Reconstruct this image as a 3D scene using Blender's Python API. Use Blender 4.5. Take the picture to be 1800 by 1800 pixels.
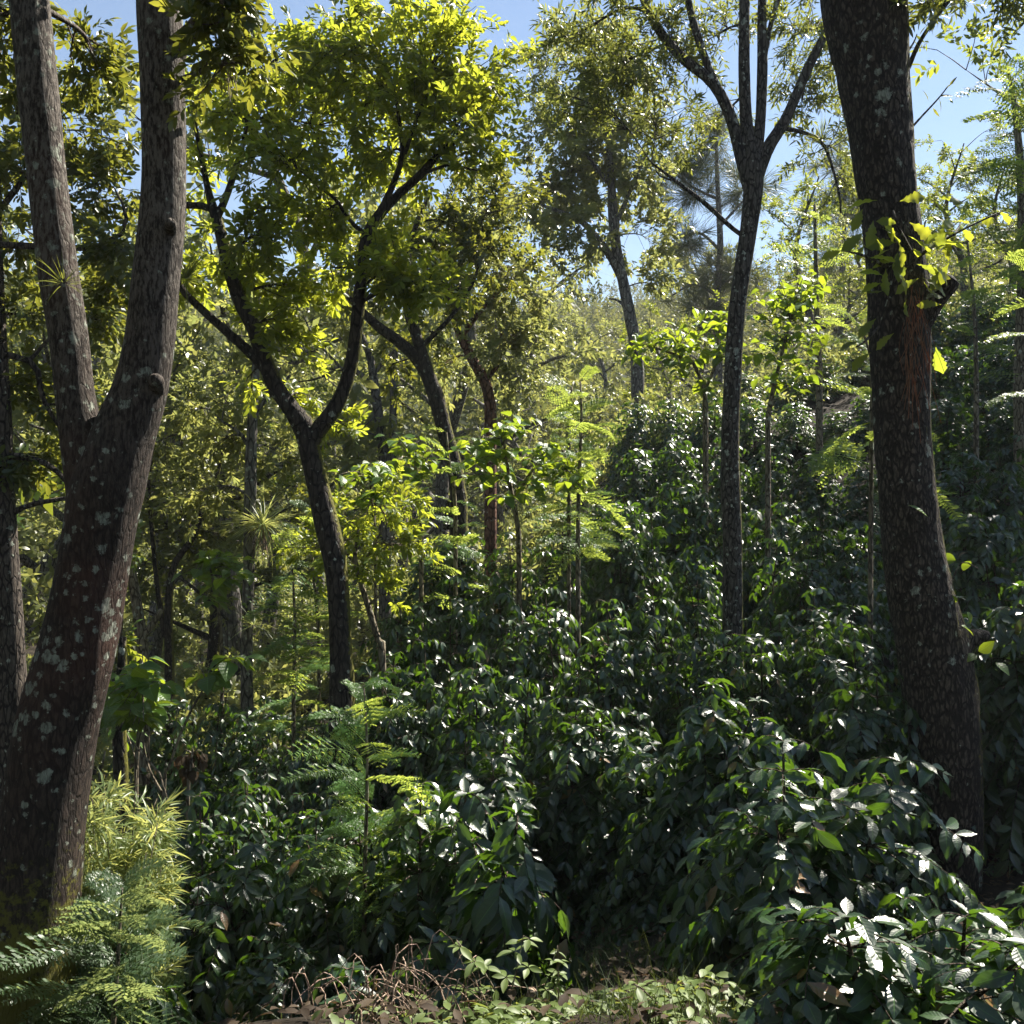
import bpy, math, random
import numpy as np
from mathutils import Vector

for o in list(bpy.data.objects):
    bpy.data.objects.remove(o)
scene = bpy.context.scene
rng = np.random.default_rng(7)
random.seed(7)

# ------------------------------------------------------------------ camera, sky, sun, exposure
FOV = 56.0
FPX = 900 / math.tan(math.radians(FOV / 2))
CAMZ = 1.6
cd = bpy.data.cameras.new("camera")
cam = bpy.data.objects.new("camera", cd)
scene.collection.objects.link(cam)
cam.location = (0, 0, CAMZ)
cam.rotation_euler = (math.radians(90), 0, 0)
cd.sensor_width = 36
cd.lens = 18 / math.tan(math.radians(FOV / 2))
cd.clip_start = 0.05
cd.clip_end = 3000
scene.camera = cam

HAZE = .0005
SUN_AZ = math.radians(46)      # to the right of straight ahead
SUN_EL = math.radians(50)
w = bpy.data.worlds.new("World")
scene.world = w
w.use_nodes = True
nt = w.node_tree
sky = nt.nodes.new("ShaderNodeTexSky")
sky.sky_type = 'NISHITA'
sky.sun_disc = False
sky.sun_elevation = SUN_EL
sky.sun_rotation = SUN_AZ
sky.altitude = 1400
sky.air_density = 1.3
sky.dust_density = 0.4
sky.ozone_density = 1.2
bg = nt.nodes["Background"]
bg.inputs["Strength"].default_value = 0.05
nt.links.new(sky.outputs[0], bg.inputs[0])

sl = bpy.data.lights.new("sun", 'SUN')
sl.energy = 5.0
sl.angle = math.radians(0.5)
sl.color = (1.0, 0.93, 0.82)
so = bpy.data.objects.new("sun", sl)
scene.collection.objects.link(so)
so.location = (30, 30, 40)
sd = Vector((math.sin(SUN_AZ) * math.cos(SUN_EL), math.cos(SUN_AZ) * math.cos(SUN_EL), math.sin(SUN_EL)))
so.rotation_euler = sd.to_track_quat('Z', 'Y').to_euler()

scene.view_settings.view_transform = 'Standard'
scene.view_settings.look = 'None'
scene.view_settings.gamma = 1
scene.view_settings.exposure = 1.7
scene.render.engine = 'CYCLES'
c = scene.cycles
c.max_bounces = 7
c.diffuse_bounces = 3
c.glossy_bounces = 2
c.transmission_bounces = 4
c.volume_bounces = 0
c.caustics_reflective = False
c.caustics_refractive = False
c.use_denoising = True
c.sample_clamp_indirect = 6

# ------------------------------------------------------------------ helpers
def P(u, v, Y):
    """the place seen at photo position (u, v) of 1800, Y metres ahead"""
    return np.array(((u - 900) / FPX * Y, Y, CAMZ - (v - 900) / FPX * Y))

def px(n, Y):
    return n / FPX * Y

def norm(a):
    return a / np.maximum(np.linalg.norm(a, axis=-1, keepdims=True), 1e-9)

def hash3(ix, iy, iz):
    h = (ix * 374761393 + iy * 668265263 + iz * 2147483647) & 0xffffffff
    h = ((h ^ (h >> 13)) * 1274126177) & 0xffffffff
    h = (h ^ (h >> 16)) & 0xffff
    return h / 65535.0

def vnoise(p):
    p = np.asarray(p, float)
    i = np.floor(p).astype(np.int64)
    f = p - i
    f = f * f * (3 - 2 * f)
    r = 0
    for dx in (0, 1):
        for dy in (0, 1):
            for dz in (0, 1):
                wgt = (f[..., 0] if dx else 1 - f[..., 0]) * (f[..., 1] if dy else 1 - f[..., 1]) * (f[..., 2] if dz else 1 - f[..., 2])
                r = r + wgt * hash3(i[..., 0] + dx, i[..., 1] + dy, i[..., 2] + dz)
    return r * 2 - 1

class Geo:
    """quads gathered with numpy, linked later as one mesh"""
    def __init__(s):
        s.V, s.F, s.U, s.n = [], [], [], 0
    def add(s, V, F, U=None):
        V = np.asarray(V, float).reshape(-1, 3)
        s.V.append(V); s.F.append(np.asarray(F, np.int64).reshape(-1, 4) + s.n)
        s.U.append(np.zeros((len(V), 2)) if U is None else np.asarray(U, float).reshape(-1, 2))
        s.n += len(V)
    def arrays(s):
        return np.concatenate(s.V), np.concatenate(s.F), np.concatenate(s.U)
    def inst(s, T, pos, frame, scale):
        """copies of template T=(V,F,U); frame (n,3,3) holds the axes x,y,z as rows"""
        V, F, U = T
        n = len(pos)
        if n == 0:
            return
        scale = np.broadcast_to(np.asarray(scale, float).reshape(-1, 1, 1), (n, 1, 1))
        W = pos[:, None, :] + scale * np.einsum('vk,nkj->nvj', V, frame)
        FF = F[None] + (np.arange(n) * len(V))[:, None, None]
        s.add(W.reshape(-1, 3), FF.reshape(-1, 4), np.tile(U, (n, 1)))
    def link(s, name, m, parent=None, origin=(0, 0, 0), smooth=True):
        V, F, U = s.arrays()
        V = V - np.asarray(origin, float)
        me = bpy.data.meshes.new(name)
        me.vertices.add(len(V)); me.vertices.foreach_set("co", V.astype(np.float32).ravel())
        me.loops.add(F.size); me.loops.foreach_set("vertex_index", F.astype(np.int32).ravel())
        me.polygons.add(len(F))
        me.polygons.foreach_set("loop_start", (np.arange(len(F)) * 4).astype(np.int32))
        me.polygons.foreach_set("loop_total", np.full(len(F), 4, np.int32))
        me.polygons.foreach_set("use_smooth", np.full(len(F), smooth))
        uv = me.uv_layers.new(name="UVMap")
        uv.data.foreach_set("uv", U[F.ravel()].astype(np.float32).ravel())
        me.update(calc_edges=True)
        me.validate()
        me.materials.append(m)
        o = bpy.data.objects.new(name, me)
        scene.collection.objects.link(o)
        if parent is not None:
            o.parent = parent
        else:
            o.location = origin
        return o

def thing(name, label, cat, loc, group=None):
    o = bpy.data.objects.new(name, None)
    o.empty_display_size = 0.2
    scene.collection.objects.link(o)
    o.location = loc
    tag(o, label, cat, group)
    return o

def tag(o, label, cat, group=None):
    o["label"] = label
    o["category"] = cat
    if group:
        o["group"] = group

def dup(root, loc, rot, scale, label, group):
    r = root.copy()
    scene.collection.objects.link(r)
    r.location = loc; r.rotation_euler = rot; r.scale = scale
    r["label"] = label
    if group: r["group"] = group
    for ch in list(root.children):
        k = ch.copy()
        scene.collection.objects.link(k)
        k.parent = r
    return r

def frames(d, up):
    y = norm(np.asarray(d, float))
    z = np.asarray(up, float)
    z = z - (z * y).sum(-1, keepdims=True) * y
    z = norm(z + 1e-6)
    x = np.cross(y, z)
    return np.stack([x, y, z], axis=-2)

def catmull(pts, n):
    """pts (k,d) -> n samples of a smooth path through them"""
    pts = np.asarray(pts, float)
    k = len(pts)
    if k == 2:
        t = np.linspace(0, 1, n)[:, None]
        return pts[0] * (1 - t) + pts[1] * t
    q = np.vstack([2 * pts[0] - pts[1], pts, 2 * pts[-1] - pts[-2]])
    seg = np.linalg.norm(np.diff(pts[:, :3], axis=0), axis=1)
    cum = np.concatenate([[0], np.cumsum(seg)]) / max(seg.sum(), 1e-9)
    t = np.linspace(0, 1, n)
    i = np.clip(np.searchsorted(cum, t, side='right') - 1, 0, k - 2)
    f = ((t - cum[i]) / np.maximum(cum[i + 1] - cum[i], 1e-9))[:, None]
    a, b, cc, d = q[i], q[i + 1], q[i + 2], q[i + 3]
    return 0.5 * (2 * b + (cc - a) * f + (2 * a - 5 * b + 4 * cc - d) * f ** 2 + (3 * b - a - 3 * cc + d) * f ** 3)

def tube(g, path, rad, sides=8, bump=0.0, bscale=6.0, seed=0, close=True):
    path = np.asarray(path, float); rad = np.asarray(rad, float)
    n = len(path)
    if close:
        path = np.vstack([path, path[-1] + norm(path[-1] - path[-2]) * rad[-1] * 0.25]); rad = np.append(rad, rad[-1] * 0.04); n += 1
    t = norm(np.gradient(path, axis=0))
    ref = np.array([1.0, 0.2, 0.1])
    a = norm(np.cross(t, np.broadcast_to(ref, t.shape)))
    b = np.cross(t, a)
    th = np.linspace(0, 2 * np.pi, sides, endpoint=False)
    dirs = a[:, None] * np.cos(th)[None, :, None] + b[:, None] * np.sin(th)[None, :, None]
    R = np.broadcast_to(rad[:, None], (n, sides)).copy()
    if bump > 0:
        base = path[:, None] + dirs * R[..., None]
        q = base * np.array([bscale, bscale, bscale * 0.22]) + seed
        R = R * (1 + bump * (1.0 * vnoise(q * 0.35 + 11) + 0.55 * (0.5 - np.abs(vnoise(q))) + 0.3 * vnoise(q * 2.3)))
    V = path[:, None] + dirs * R[..., None]
    idx = np.arange(n * sides).reshape(n, sides)
    nx = np.roll(idx, -1, axis=1)
    F = np.stack([idx[:-1], nx[:-1], nx[1:], idx[1:]], axis=-1).reshape(-1, 4)
    U = np.stack(np.broadcast_arrays(th[None, :] / 6.2832, np.linspace(0, 1, n)[:, None]), -1)
    g.add(V.reshape(-1, 3), F, U)

# ------------------------------------------------------------------ leaf templates
def leaf_T(prof, ncol=2, nrow=4, fold=0.25, droop=0.25, wave=0.0, wn=5):
    ts = np.linspace(0, 1, nrow + 1)
    ss = np.linspace(-1, 1, ncol + 1)
    V, U = [], []
    for t in ts:
        hw = np.interp(t, [p[0] for p in prof], [p[1] for p in prof])
        for s_ in ss:
            x = s_ * hw
            z = fold * abs(x) - droop * t * t + wave * math.sin(t * wn * 6.28 + (0 if s_ > 0 else 1.3)) * abs(s_) * (hw > .03)
            V.append((x, t, z)); U.append(((s_ + 1) / 2, t))
    k = ncol + 1
    F = [(j * k + i, j * k + i + 1, (j + 1) * k + i + 1, (j + 1) * k + i) for j in range(nrow) for i in range(ncol)]
    return np.array(V), np.array(F), np.array(U)

COF = [(0, .012), (.06, .03), (.18, .13), (.35, .205), (.5, .22), (.65, .195), (.8, .12), (.9, .05), (1, .006)]
OAK = [(0, .015), (.12, .05), (.3, .11), (.42, .17), (.52, .15), (.68, .23), (.78, .2), (.9, .14), (1, .02)]
NAR = [(0, .01), (.15, .07), (.4, .12), (.7, .09), (1, .005)]
BRO = [(0, .02), (.1, .2), (.3, .36), (.5, .38), (.75, .24), (.9, .09), (1, .005)]
OVA = [(0, .02), (.2, .16), (.45, .24), (.75, .17), (1, .01)]
STR = [(0, .012), (.2, .045), (.5, .05), (.8, .028), (1, .002)]

cof_hi = [leaf_T(COF, 4, 10, .22, dr, .022, 4) for dr in (.12, .25, .42)]
cof_mid = [leaf_T(COF, 2, 5, .22, dr) for dr in (.15, .35)]
cof_low = [leaf_T(COF, 2, 3, .22, dr) for dr in (.15, .35)]

def sprig_T(leaf, n, tw_len, l_len, seed, spread=1.0, flat=0.5):
    """a twig's worth of leaves as one template, twig along +y, length about 1"""
    r = np.random.default_rng(seed)
    g = Geo()
    t = np.linspace(0.1, 1, n)
    ang = np.arange(n) * 2.4 + r.normal(0, .4, n)
    side = np.stack([np.cos(ang), np.zeros(n), flat * np.sin(ang)], -1)
    d = norm(side * spread + np.array([0, .55, 0]) + np.outer(t ** 3, [0, .9, 0]) + r.normal(0, .25, (n, 3)) - np.array([0, 0, .15]))
    up = np.array([0, 0, 1]) + r.normal(0, .45, (n, 3))
    pos = np.stack([np.zeros(n), t * tw_len, -0.1 * t * t * tw_len], -1)
    g.inst(leaf, pos, frames(d, up), l_len * r.uniform(.65, 1.15, n))
    return g.arrays()

oak_leaf = leaf_T(OAK, 2, 5, .3, .15)
oak_sp = [sprig_T(oak_leaf, 9, .7, .42, s) for s in range(4)]
ova_leaf = leaf_T(OVA, 2, 3, .3, .2)
ova_sp = [sprig_T(ova_leaf, 11, .8, .36, 10 + s) for s in range(4)]
nar_leaf = leaf_T(NAR, 2, 3, .3, .2)
nar_sp = [sprig_T(nar_leaf, 12, .8, .36, 20 + s, 1.0, .8) for s in range(4)]
low_leaf = leaf_T([(0, .03), (.5, .24), (1, .02)], 1, 2, 0, .25)
far_sp = [sprig_T(low_leaf, 12, .8, .34, 30 + s, 1.1, .9) for s in range(4)]
bro_leaf = leaf_T(BRO, 4, 6, .25, .3, .015, 3)
str_leaf = leaf_T(STR, 2, 5, .4, .5)
bam_sp = [sprig_T(leaf_T(STR, 2, 4, .3, d), 8, .5, .75, 40 + s, .8, .7) for s, d in enumerate((.1, .3, .5))]

def needles_T(seed, n=34):
    r = np.random.default_rng(seed)
    g = Geo()
    d = norm(r.normal(0, .55, (n, 3)) + np.array([0, 1, 0.1]))
    g.inst(leaf_T([(0, .008), (.5, .009), (1, .003)], 1, 2, 0, .25), np.stack([np.zeros(n), r.uniform(0, .35, n), np.zeros(n)], -1), frames(d, r.normal(0, 1, (n, 3))), r.uniform(.6, 1, n))
    return g.arrays()
pine_sp = [needles_T(50 + s) for s in range(3)]

def frond_T(npin, nleaf, bend, seed, wide=.42, lw=.28):
    """a twice-divided feathery frond along +y, length 1"""
    r = np.random.default_rng(seed)
    g = Geo()
    lf = leaf_T([(0, .06), (.4, lw), (.8, lw * .7), (1, .03)], 1, 2, 0, .1)
    tt = np.linspace(.14, 1, npin)
    def at(t):
        return np.array([0, t - .15 * bend * t * t, -bend * t * t * .55])
    path = np.array([at(t) for t in np.linspace(0, 1, 8)])
    tube(g, path, np.linspace(.009, .002, 8), 3)
    for i, t in enumerate(tt):
        L = wide * math.sin(math.pi * min(1, .12 + .86 * t)) ** .7 * r.uniform(.85, 1.1)
        for sgn in (-1, 1):
            d = norm(np.array([sgn * 1.0, .55, -.25 - .2 * bend * t + r.normal(0, .1)]))
            p0 = at(t); L *= r.uniform(.8, 1.1)
            tube(g, np.array([p0, p0 + d * L]), np.array([.004, .0015]), 3, close=False)
            m = max(3, int(nleaf * L / wide))
            q = np.linspace(.12, 1, m)
            pos = p0 + d[None] * (q * L)[:, None] - np.outer(q * q, [0, 0, .06 * L])
            side = norm(np.cross(d, [0, 0, 1]))
            for s2 in (-1, 1):
                dd = norm(np.broadcast_to(side * s2, (m, 3)) + d * .5 + r.normal(0, .12, (m, 3)))
                g.inst(lf, pos, frames(dd, np.array([0, 0, 1]) + r.normal(0, .25, (m, 3))), wide * .18 * r.uniform(.8, 1.1, m) * np.sin(np.pi * (.2 + .75 * q)))
    return g.arrays()
frond_hi = [frond_T(11, 12, b, 60 + i) for i, b in enumerate((.7, 1.1, 1.5))]
frond_lo = [frond_T(9, 8, b, 70 + i, lw=.36) for i, b in enumerate((.7, 1.3))]

# ------------------------------------------------------------------ materials
def nodes(name):
    m = bpy.data.materials.new(name)
    m.use_nodes = True
    t = m.node_tree
    return m, t, t.nodes, t.links, t.nodes["Principled BSDF"], t.nodes["Material Output"]

def ramp(t, stops):
    r = t.nodes.new("ShaderNodeValToRGB")
    e = r.color_ramp.elements
    while len(e) < len(stops): e.new(0.5)
    for k, (p, col) in zip(e, stops):
        k.position = p
        k.color = (*col, 1) if not isinstance(col, float) else (col, col, col, 1)
    return r

def leaf_mat(name, cols, trans, tmix=.4, rough=.45, spec=.5, vein=0.0, nveins=8.0, dead=None, clump=1.2, rvar=0.0):
    m, t, N, L, bs, out = nodes(name)
    geo = N.new("ShaderNodeNewGeometry")
    tc = N.new("ShaderNodeTexCoord")
    no = N.new("ShaderNodeTexNoise"); no.inputs["Scale"].default_value = clump; no.inputs["Detail"].default_value = 2
    L.new(tc.outputs["Object"], no.inputs["Vector"])
    mx = N.new("ShaderNodeMath"); mx.operation = 'MULTIPLY_ADD'
    L.new(geo.outputs["Random Per Island"], mx.inputs[0]); mx.inputs[1].default_value = .6
    sub = N.new("ShaderNodeMath"); sub.operation = 'MULTIPLY_ADD'
    L.new(no.outputs[0], sub.inputs[0]); sub.inputs[1].default_value = 1.0; sub.inputs[2].default_value = -.3
    L.new(sub.outputs[0], mx.inputs[2])
    stops = [(i / (len(cols) - 1), col) for i, col in enumerate(cols)]
    r = ramp(t, stops)
    L.new(mx.outputs[0], r.inputs[0])
    col = r.outputs[0]
    if dead:
        gt = N.new("ShaderNodeMath"); gt.operation = 'GREATER_THAN'; gt.inputs[1].default_value = .991
        L.new(geo.outputs["Random Per Island"], gt.inputs[0])
        mm = N.new("ShaderNodeMix"); mm.data_type = 'RGBA'
        L.new(gt.outputs[0], mm.inputs[0]); L.new(col, mm.inputs[6]); mm.inputs[7].default_value = (*dead, 1)
        col = mm.outputs[2]
    L.new(col, bs.inputs["Base Color"])
    bs.inputs["Roughness"].default_value = rough
    bs.inputs["Specular IOR Level"].default_value = spec
    if rvar > 0:
        wq = N.new("ShaderNodeTexWhiteNoise"); wq.noise_dimensions = '1D'; L.new(geo.outputs["Random Per Island"], wq.inputs["W"])
        rv = N.new("ShaderNodeMapRange"); rv.inputs[3].default_value = rough - rvar; rv.inputs[4].default_value = rough + rvar
        L.new(wq.outputs["Value"], rv.inputs[0]); L.new(rv.outputs[0], bs.inputs["Roughness"])
    tr = N.new("ShaderNodeBsdfTranslucent")
    tcol = N.new("ShaderNodeMix"); tcol.data_type = 'RGBA'
    tcol.inputs[6].default_value = (*[x * .75 for x in trans], 1)
    tcol.inputs[7].default_value = (min(1, trans[0] * 1.35), min(1, trans[1] * 1.15), trans[2], 1)
    L.new(geo.outputs["Random Per Island"], tcol.inputs[0])
    L.new(tcol.outputs[2], tr.inputs["Color"])
    if vein > 0:
        uv = N.new("ShaderNodeUVMap")
        sp = N.new("ShaderNodeSeparateXYZ"); L.new(uv.outputs[0], sp.inputs[0])
        a = N.new("ShaderNodeMath"); a.operation = 'SUBTRACT'; L.new(sp.outputs[0], a.inputs[0]); a.inputs[1].default_value = .5
        b = N.new("ShaderNodeMath"); b.operation = 'ABSOLUTE'; L.new(a.outputs[0], b.inputs[0])
        k = N.new("ShaderNodeMath"); k.operation = 'MULTIPLY_ADD'; L.new(b.outputs[0], k.inputs[0]); k.inputs[1].default_value = -.28; L.new(sp.outputs[1], k.inputs[2])
        s1 = N.new("ShaderNodeMath"); s1.operation = 'MULTIPLY'; L.new(k.outputs[0], s1.inputs[0]); s1.inputs[1].default_value = nveins * 6.283
        s2 = N.new("ShaderNodeMath"); s2.operation = 'SINE'; L.new(s1.outputs[0], s2.inputs[0])
        mid = N.new("ShaderNodeMath"); mid.operation = 'MULTIPLY'; L.new(b.outputs[0], mid.inputs[0]); mid.inputs[1].default_value = 14; mid.use_clamp = True
        s3 = N.new("ShaderNodeMath"); s3.operation = 'MULTIPLY_ADD'; L.new(s2.outputs[0], s3.inputs[0]); s3.inputs[1].default_value = .35; L.new(mid.outputs[0], s3.inputs[2])
        mr_ = N.new("ShaderNodeMath"); mr_.operation = 'MULTIPLY'; mr_.use_clamp = True; L.new(b.outputs[0], mr_.inputs[0]); mr_.inputs[1].default_value = 28
        mc = N.new("ShaderNodeMix"); mc.data_type = 'RGBA'; L.new(mr_.outputs[0], mc.inputs[0])
        mc.inputs[6].default_value = (*[min(1, x * 2.2) for x in cols[-1]], 1); L.new(col, mc.inputs[7]); L.new(mc.outputs[2], bs.inputs["Base Color"])
        bp = N.new("ShaderNodeBump"); bp.inputs["Strength"].default_value = vein; bp.inputs["Distance"].default_value = .006
        L.new(s3.outputs[0], bp.inputs["Height"])
        L.new(bp.outputs[0], bs.inputs["Normal"])
    ms = N.new("ShaderNodeMixShader"); ms.inputs[0].default_value = tmix
    L.new(bs.outputs[0], ms.inputs[1]); L.new(tr.outputs[0], ms.inputs[2])
    L.new(ms.outputs[0], out.inputs["Surface"])
    return m

M_coffee = leaf_mat("coffee_leaf", [(.005, .016, .006), (.008, .026, .009), (.014, .040, .011), (.035, .085, .016)], (.15, .32, .02), .24, .38, .85, rvar=.1, vein=.12, dead=(.16, .08, .02))
M_oak = leaf_mat("oak_leaf", [(.03, .05, .010), (.05, .085, .016), (.08, .12, .022)], (.48, .58, .05), .54, .38, .45)
M_dark = leaf_mat("dark_leaf", [(.02, .04, .012), (.035, .065, .02), (.06, .09, .02)], (.28, .32, .04), .42, .34, .5)
M_green = leaf_mat("green_leaf", [(.04, .08, .015), (.06, .12, .02), (.09, .15, .025)], (.34, .42, .045), .45, .36, .5)
M_nar = leaf_mat("narrow_leaf", [(.04, .055, .025), (.06, .08, .03), (.09, .11, .03)], (.28, .34, .06), .42, .34, .5)
M_pale = leaf_mat("pale_leaf", [(.07, .085, .03), (.10, .12, .04), (.13, .14, .05)], (.36, .42, .12), .45, .34, .5)
M_feather = leaf_mat("feather_leaf", [(.05, .11, .03), (.07, .15, .04), (.10, .19, .05)], (.42, .56, .10), .48, .42, .4)
M_bam = leaf_mat("bamboo_leaf", [(.09, .14, .05), (.13, .18, .07), (.18, .23, .10)], (.50, .58, .18), .45, .38, .5)
M_broad = leaf_mat("broad_leaf", [(.045, .095, .015), (.06, .13, .02), (.09, .17, .03)], (.34, .48, .03), .45, .38, .5, vein=.4, nveins=7)
M_pine = leaf_mat("pine_needle", [(.05, .07, .03), (.07, .10, .04), (.10, .12, .05)], (.15, .18, .06), .25, .45, .4)
M_cover = leaf_mat("ground_cover_leaf", [(.08, .12, .03), (.12, .17, .05), (.17, .22, .07)], (.32, .40, .08), .35, .5, .4)
M_grass = leaf_mat("grass_blade", [(.02, .035, .012), (.035, .055, .018), (.06, .08, .03)], (.10, .14, .03), .3, .5, .3)
M_fern = leaf_mat("fern_leaf", [(.045, .085, .035), (.06, .11, .05), (.09, .14, .07)], (.30, .40, .14), .45, .4, .5)
M_yellow = leaf_mat("yellow_green_leaf", [(.05, .085, .015), (.075, .12, .02), (.10, .15, .03)], (.46, .56, .05), .5, .4, .4)
M_dead = leaf_mat("dead_leaf", [(.03, .02, .013), (.06, .042, .026), (.12, .09, .055)], (.14, .09, .04), .3, .7, .2)
M_dryneedle = leaf_mat("dry_needle", [(.25, .10, .05), (.32, .14, .07), (.4, .2, .1)], (.35, .15, .08), .3, .6, .3)
M_forest = leaf_mat("forest_leaf", [(.05, .07, .03), (.08, .10, .035), (.12, .13, .04)], (.22, .25, .06), .35, .5, .3, clump=.12)

def bark(name, c1, c2, scale=14.0, stretch=.22, lichen=0.0, lscale=9.0, lcol=(.42, .46, .38), moss=None, strength=.9, red=None, cut=.12, plate=1.0, pale_top=None):
    """moss: (z_lo, z_hi) where moss thickens downwards, or 'side' for the weather side"""
    m, t, N, L, bs, out = nodes(name)
    tc = N.new("ShaderNodeTexCoord")
    mp = N.new("ShaderNodeMapping"); mp.inputs["Scale"].default_value = (1, 1, stretch)
    L.new(tc.outputs["Object"], mp.inputs["Vector"])
    wn = N.new("ShaderNodeTexNoise"); wn.inputs["Scale"].default_value = scale * .6; wn.inputs["Detail"].default_value = 3
    L.new(mp.outputs[0], wn.inputs["Vector"])
    ad = N.new("ShaderNodeMixRGB"); ad.blend_type = 'ADD'; ad.inputs[0].default_value = .06
    L.new(mp.outputs[0], ad.inputs[1]); L.new(wn.outputs["Color"], ad.inputs[2])
    vo = N.new("ShaderNodeTexVoronoi"); vo.feature = 'DISTANCE_TO_EDGE'; vo.inputs["Scale"].default_value = scale
    L.new(ad.outputs[0], vo.inputs["Vector"])
    n2 = N.new("ShaderNodeTexNoise"); n2.inputs["Scale"].default_value = scale * 2.2; n2.inputs["Detail"].default_value = 6; n2.inputs["Roughness"].default_value = .7
    L.new(mp.outputs[0], n2.inputs["Vector"])
    vr = ramp(t, [(0.0, 0.0), (cut, 1.0)])
    L.new(vo.outputs["Distance"], vr.inputs[0])
    pm = N.new("ShaderNodeMath"); pm.operation = 'MULTIPLY_ADD'; L.new(vr.outputs[0], pm.inputs[0]); pm.inputs[1].default_value = plate; pm.inputs[2].default_value = 1 - plate
    mul = N.new("ShaderNodeMath"); mul.operation = 'MULTIPLY'; L.new(pm.outputs[0], mul.inputs[0]); L.new(n2.outputs[0], mul.inputs[1])
    cr = ramp(t, [(.1, tuple(x * .35 for x in c1)), (.4, c1), (.7, c2)])
    L.new(mul.outputs[0], cr.inputs[0])
    col = cr.outputs[0]
    hgt = mul.outputs[0]
    big = N.new("ShaderNodeTexNoise"); big.inputs["Scale"].default_value = 1.1; big.inputs["Detail"].default_value = 4
    L.new(tc.outputs["Object"], big.inputs["Vector"])
    def over(col, fac, c):
        mm = N.new("ShaderNodeMix"); mm.data_type = 'RGBA'
        L.new(fac, mm.inputs[0]); L.new(col, mm.inputs[6]); mm.inputs[7].default_value = (*c, 1)
        return mm.outputs[2]
    if red:
        rr = ramp(t, [(.5, 0.0), (.62, 0.8)]); L.new(big.outputs[0], rr.inputs[0])
        r2 = N.new("ShaderNodeMath"); r2.operation = 'MULTIPLY'; L.new(rr.outputs[0], r2.inputs[0]); L.new(n2.outputs[0], r2.inputs[1])
        col = over(col, r2.outputs[0], red)
    if pale_top:
        spz = N.new("ShaderNodeSeparateXYZ"); L.new(tc.outputs["Object"], spz.inputs[0])
        mz = N.new("ShaderNodeMapRange"); mz.inputs[1].default_value = pale_top[0]; mz.inputs[2].default_value = pale_top[1]; L.new(spz.outputs[2], mz.inputs[0])
        pz = N.new("ShaderNodeMath"); pz.operation = 'MULTIPLY'; L.new(mz.outputs[0], pz.inputs[0])
        bz_ = ramp(t, [(.44, .05), (.56, 1.0)]); L.new(n2.outputs[0], bz_.inputs[0]); L.new(bz_.outputs[0], pz.inputs[1])
        col = over(col, pz.outputs[0], pale_top[2])
    if lichen > 0:
        # round spots of a few sizes, thicker in places
        prev = None
        for sc, th in ((lscale, .30), (lscale * 1.9, .26)):
            w1 = N.new("ShaderNodeTexNoise"); w1.inputs["Scale"].default_value = sc * 1.6; w1.inputs["Detail"].default_value = 6; w1.inputs["Roughness"].default_value = .75
            L.new(tc.outputs["Object"], w1.inputs["Vector"])
            a1 = N.new("ShaderNodeMixRGB"); a1.blend_type = 'ADD'; a1.inputs[0].default_value = 1.3 / sc
            L.new(tc.outputs["Object"], a1.inputs[1]); L.new(w1.outputs["Color"], a1.inputs[2])
            v1 = N.new("ShaderNodeTexVoronoi"); v1.inputs["Scale"].default_value = sc
            L.new(a1.outputs[0], v1.inputs["Vector"])
            sepc = N.new("ShaderNodeSeparateColor"); L.new(v1.outputs["Color"], sepc.inputs[0])
            sz = N.new("ShaderNodeMath"); sz.operation = 'MULTIPLY'; L.new(sepc.outputs[0], sz.inputs[0]); L.new(big.outputs[0], sz.inputs[1])
            s2 = N.new("ShaderNodeMath"); s2.operation = 'MULTIPLY_ADD'; L.new(sz.outputs[0], s2.inputs[0]); s2.inputs[1].default_value = 1.1; s2.inputs[2].default_value = -.32 + lichen * .2
            lt = N.new("ShaderNodeMath"); lt.operation = 'SUBTRACT'; L.new(s2.outputs[0], lt.inputs[0]); L.new(v1.outputs["Distance"], lt.inputs[1])
            st = N.new("ShaderNodeMath"); st.operation = 'MULTIPLY'; st.use_clamp = True; L.new(lt.outputs[0], st.inputs[0]); st.inputs[1].default_value = 14
            if prev is None: prev = st.outputs[0]
            else:
                mxx = N.new("ShaderNodeMath"); mxx.operation = 'MAXIMUM'; L.new(prev, mxx.inputs[0]); L.new(st.outputs[0], mxx.inputs[1]); prev = mxx.outputs[0]
        f = N.new("ShaderNodeMath"); f.operation = 'MULTIPLY'; L.new(prev, f.inputs[0])
        n3 = ramp(t, [(.35, .1), (.6, 1.0)]); L.new(n2.outputs[0], n3.inputs[0]); L.new(n3.outputs[0], f.inputs[1])
        col = over(col, f.outputs[0], lcol)
    if moss:
        if moss == 'side':
            g = N.new("ShaderNodeNewGeometry"); sp = N.new("ShaderNodeSeparateXYZ"); L.new(g.outputs["Normal"], sp.inputs[0])
            fac0 = sp.outputs[0]; lo, hi = .55, 1.0
        else:
            sp = N.new("ShaderNodeSeparateXYZ"); L.new(tc.outputs["Object"], sp.inputs[0])
            fac0 = sp.outputs[2]; lo, hi = moss
        mr = N.new("ShaderNodeMapRange"); mr.inputs[1].default_value = lo; mr.inputs[2].default_value = hi
        L.new(fac0, mr.inputs[0])
        mn = N.new("ShaderNodeTexNoise"); mn.inputs["Scale"].default_value = 24; mn.inputs["Detail"].default_value = 6; mn.inputs["Roughness"].default_value = .7
        L.new(tc.outputs["Object"], mn.inputs["Vector"])
        am = N.new("ShaderNodeMath"); am.operation = 'MULTIPLY_ADD'; L.new(mr.outputs[0], am.inputs[0]); am.inputs[1].default_value = .45; L.new(mn.outputs[0], am.inputs[2])
        mrr = ramp(t, [(.74, 0.0), (.84, .9)]); L.new(am.outputs[0], mrr.inputs[0])
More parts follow.
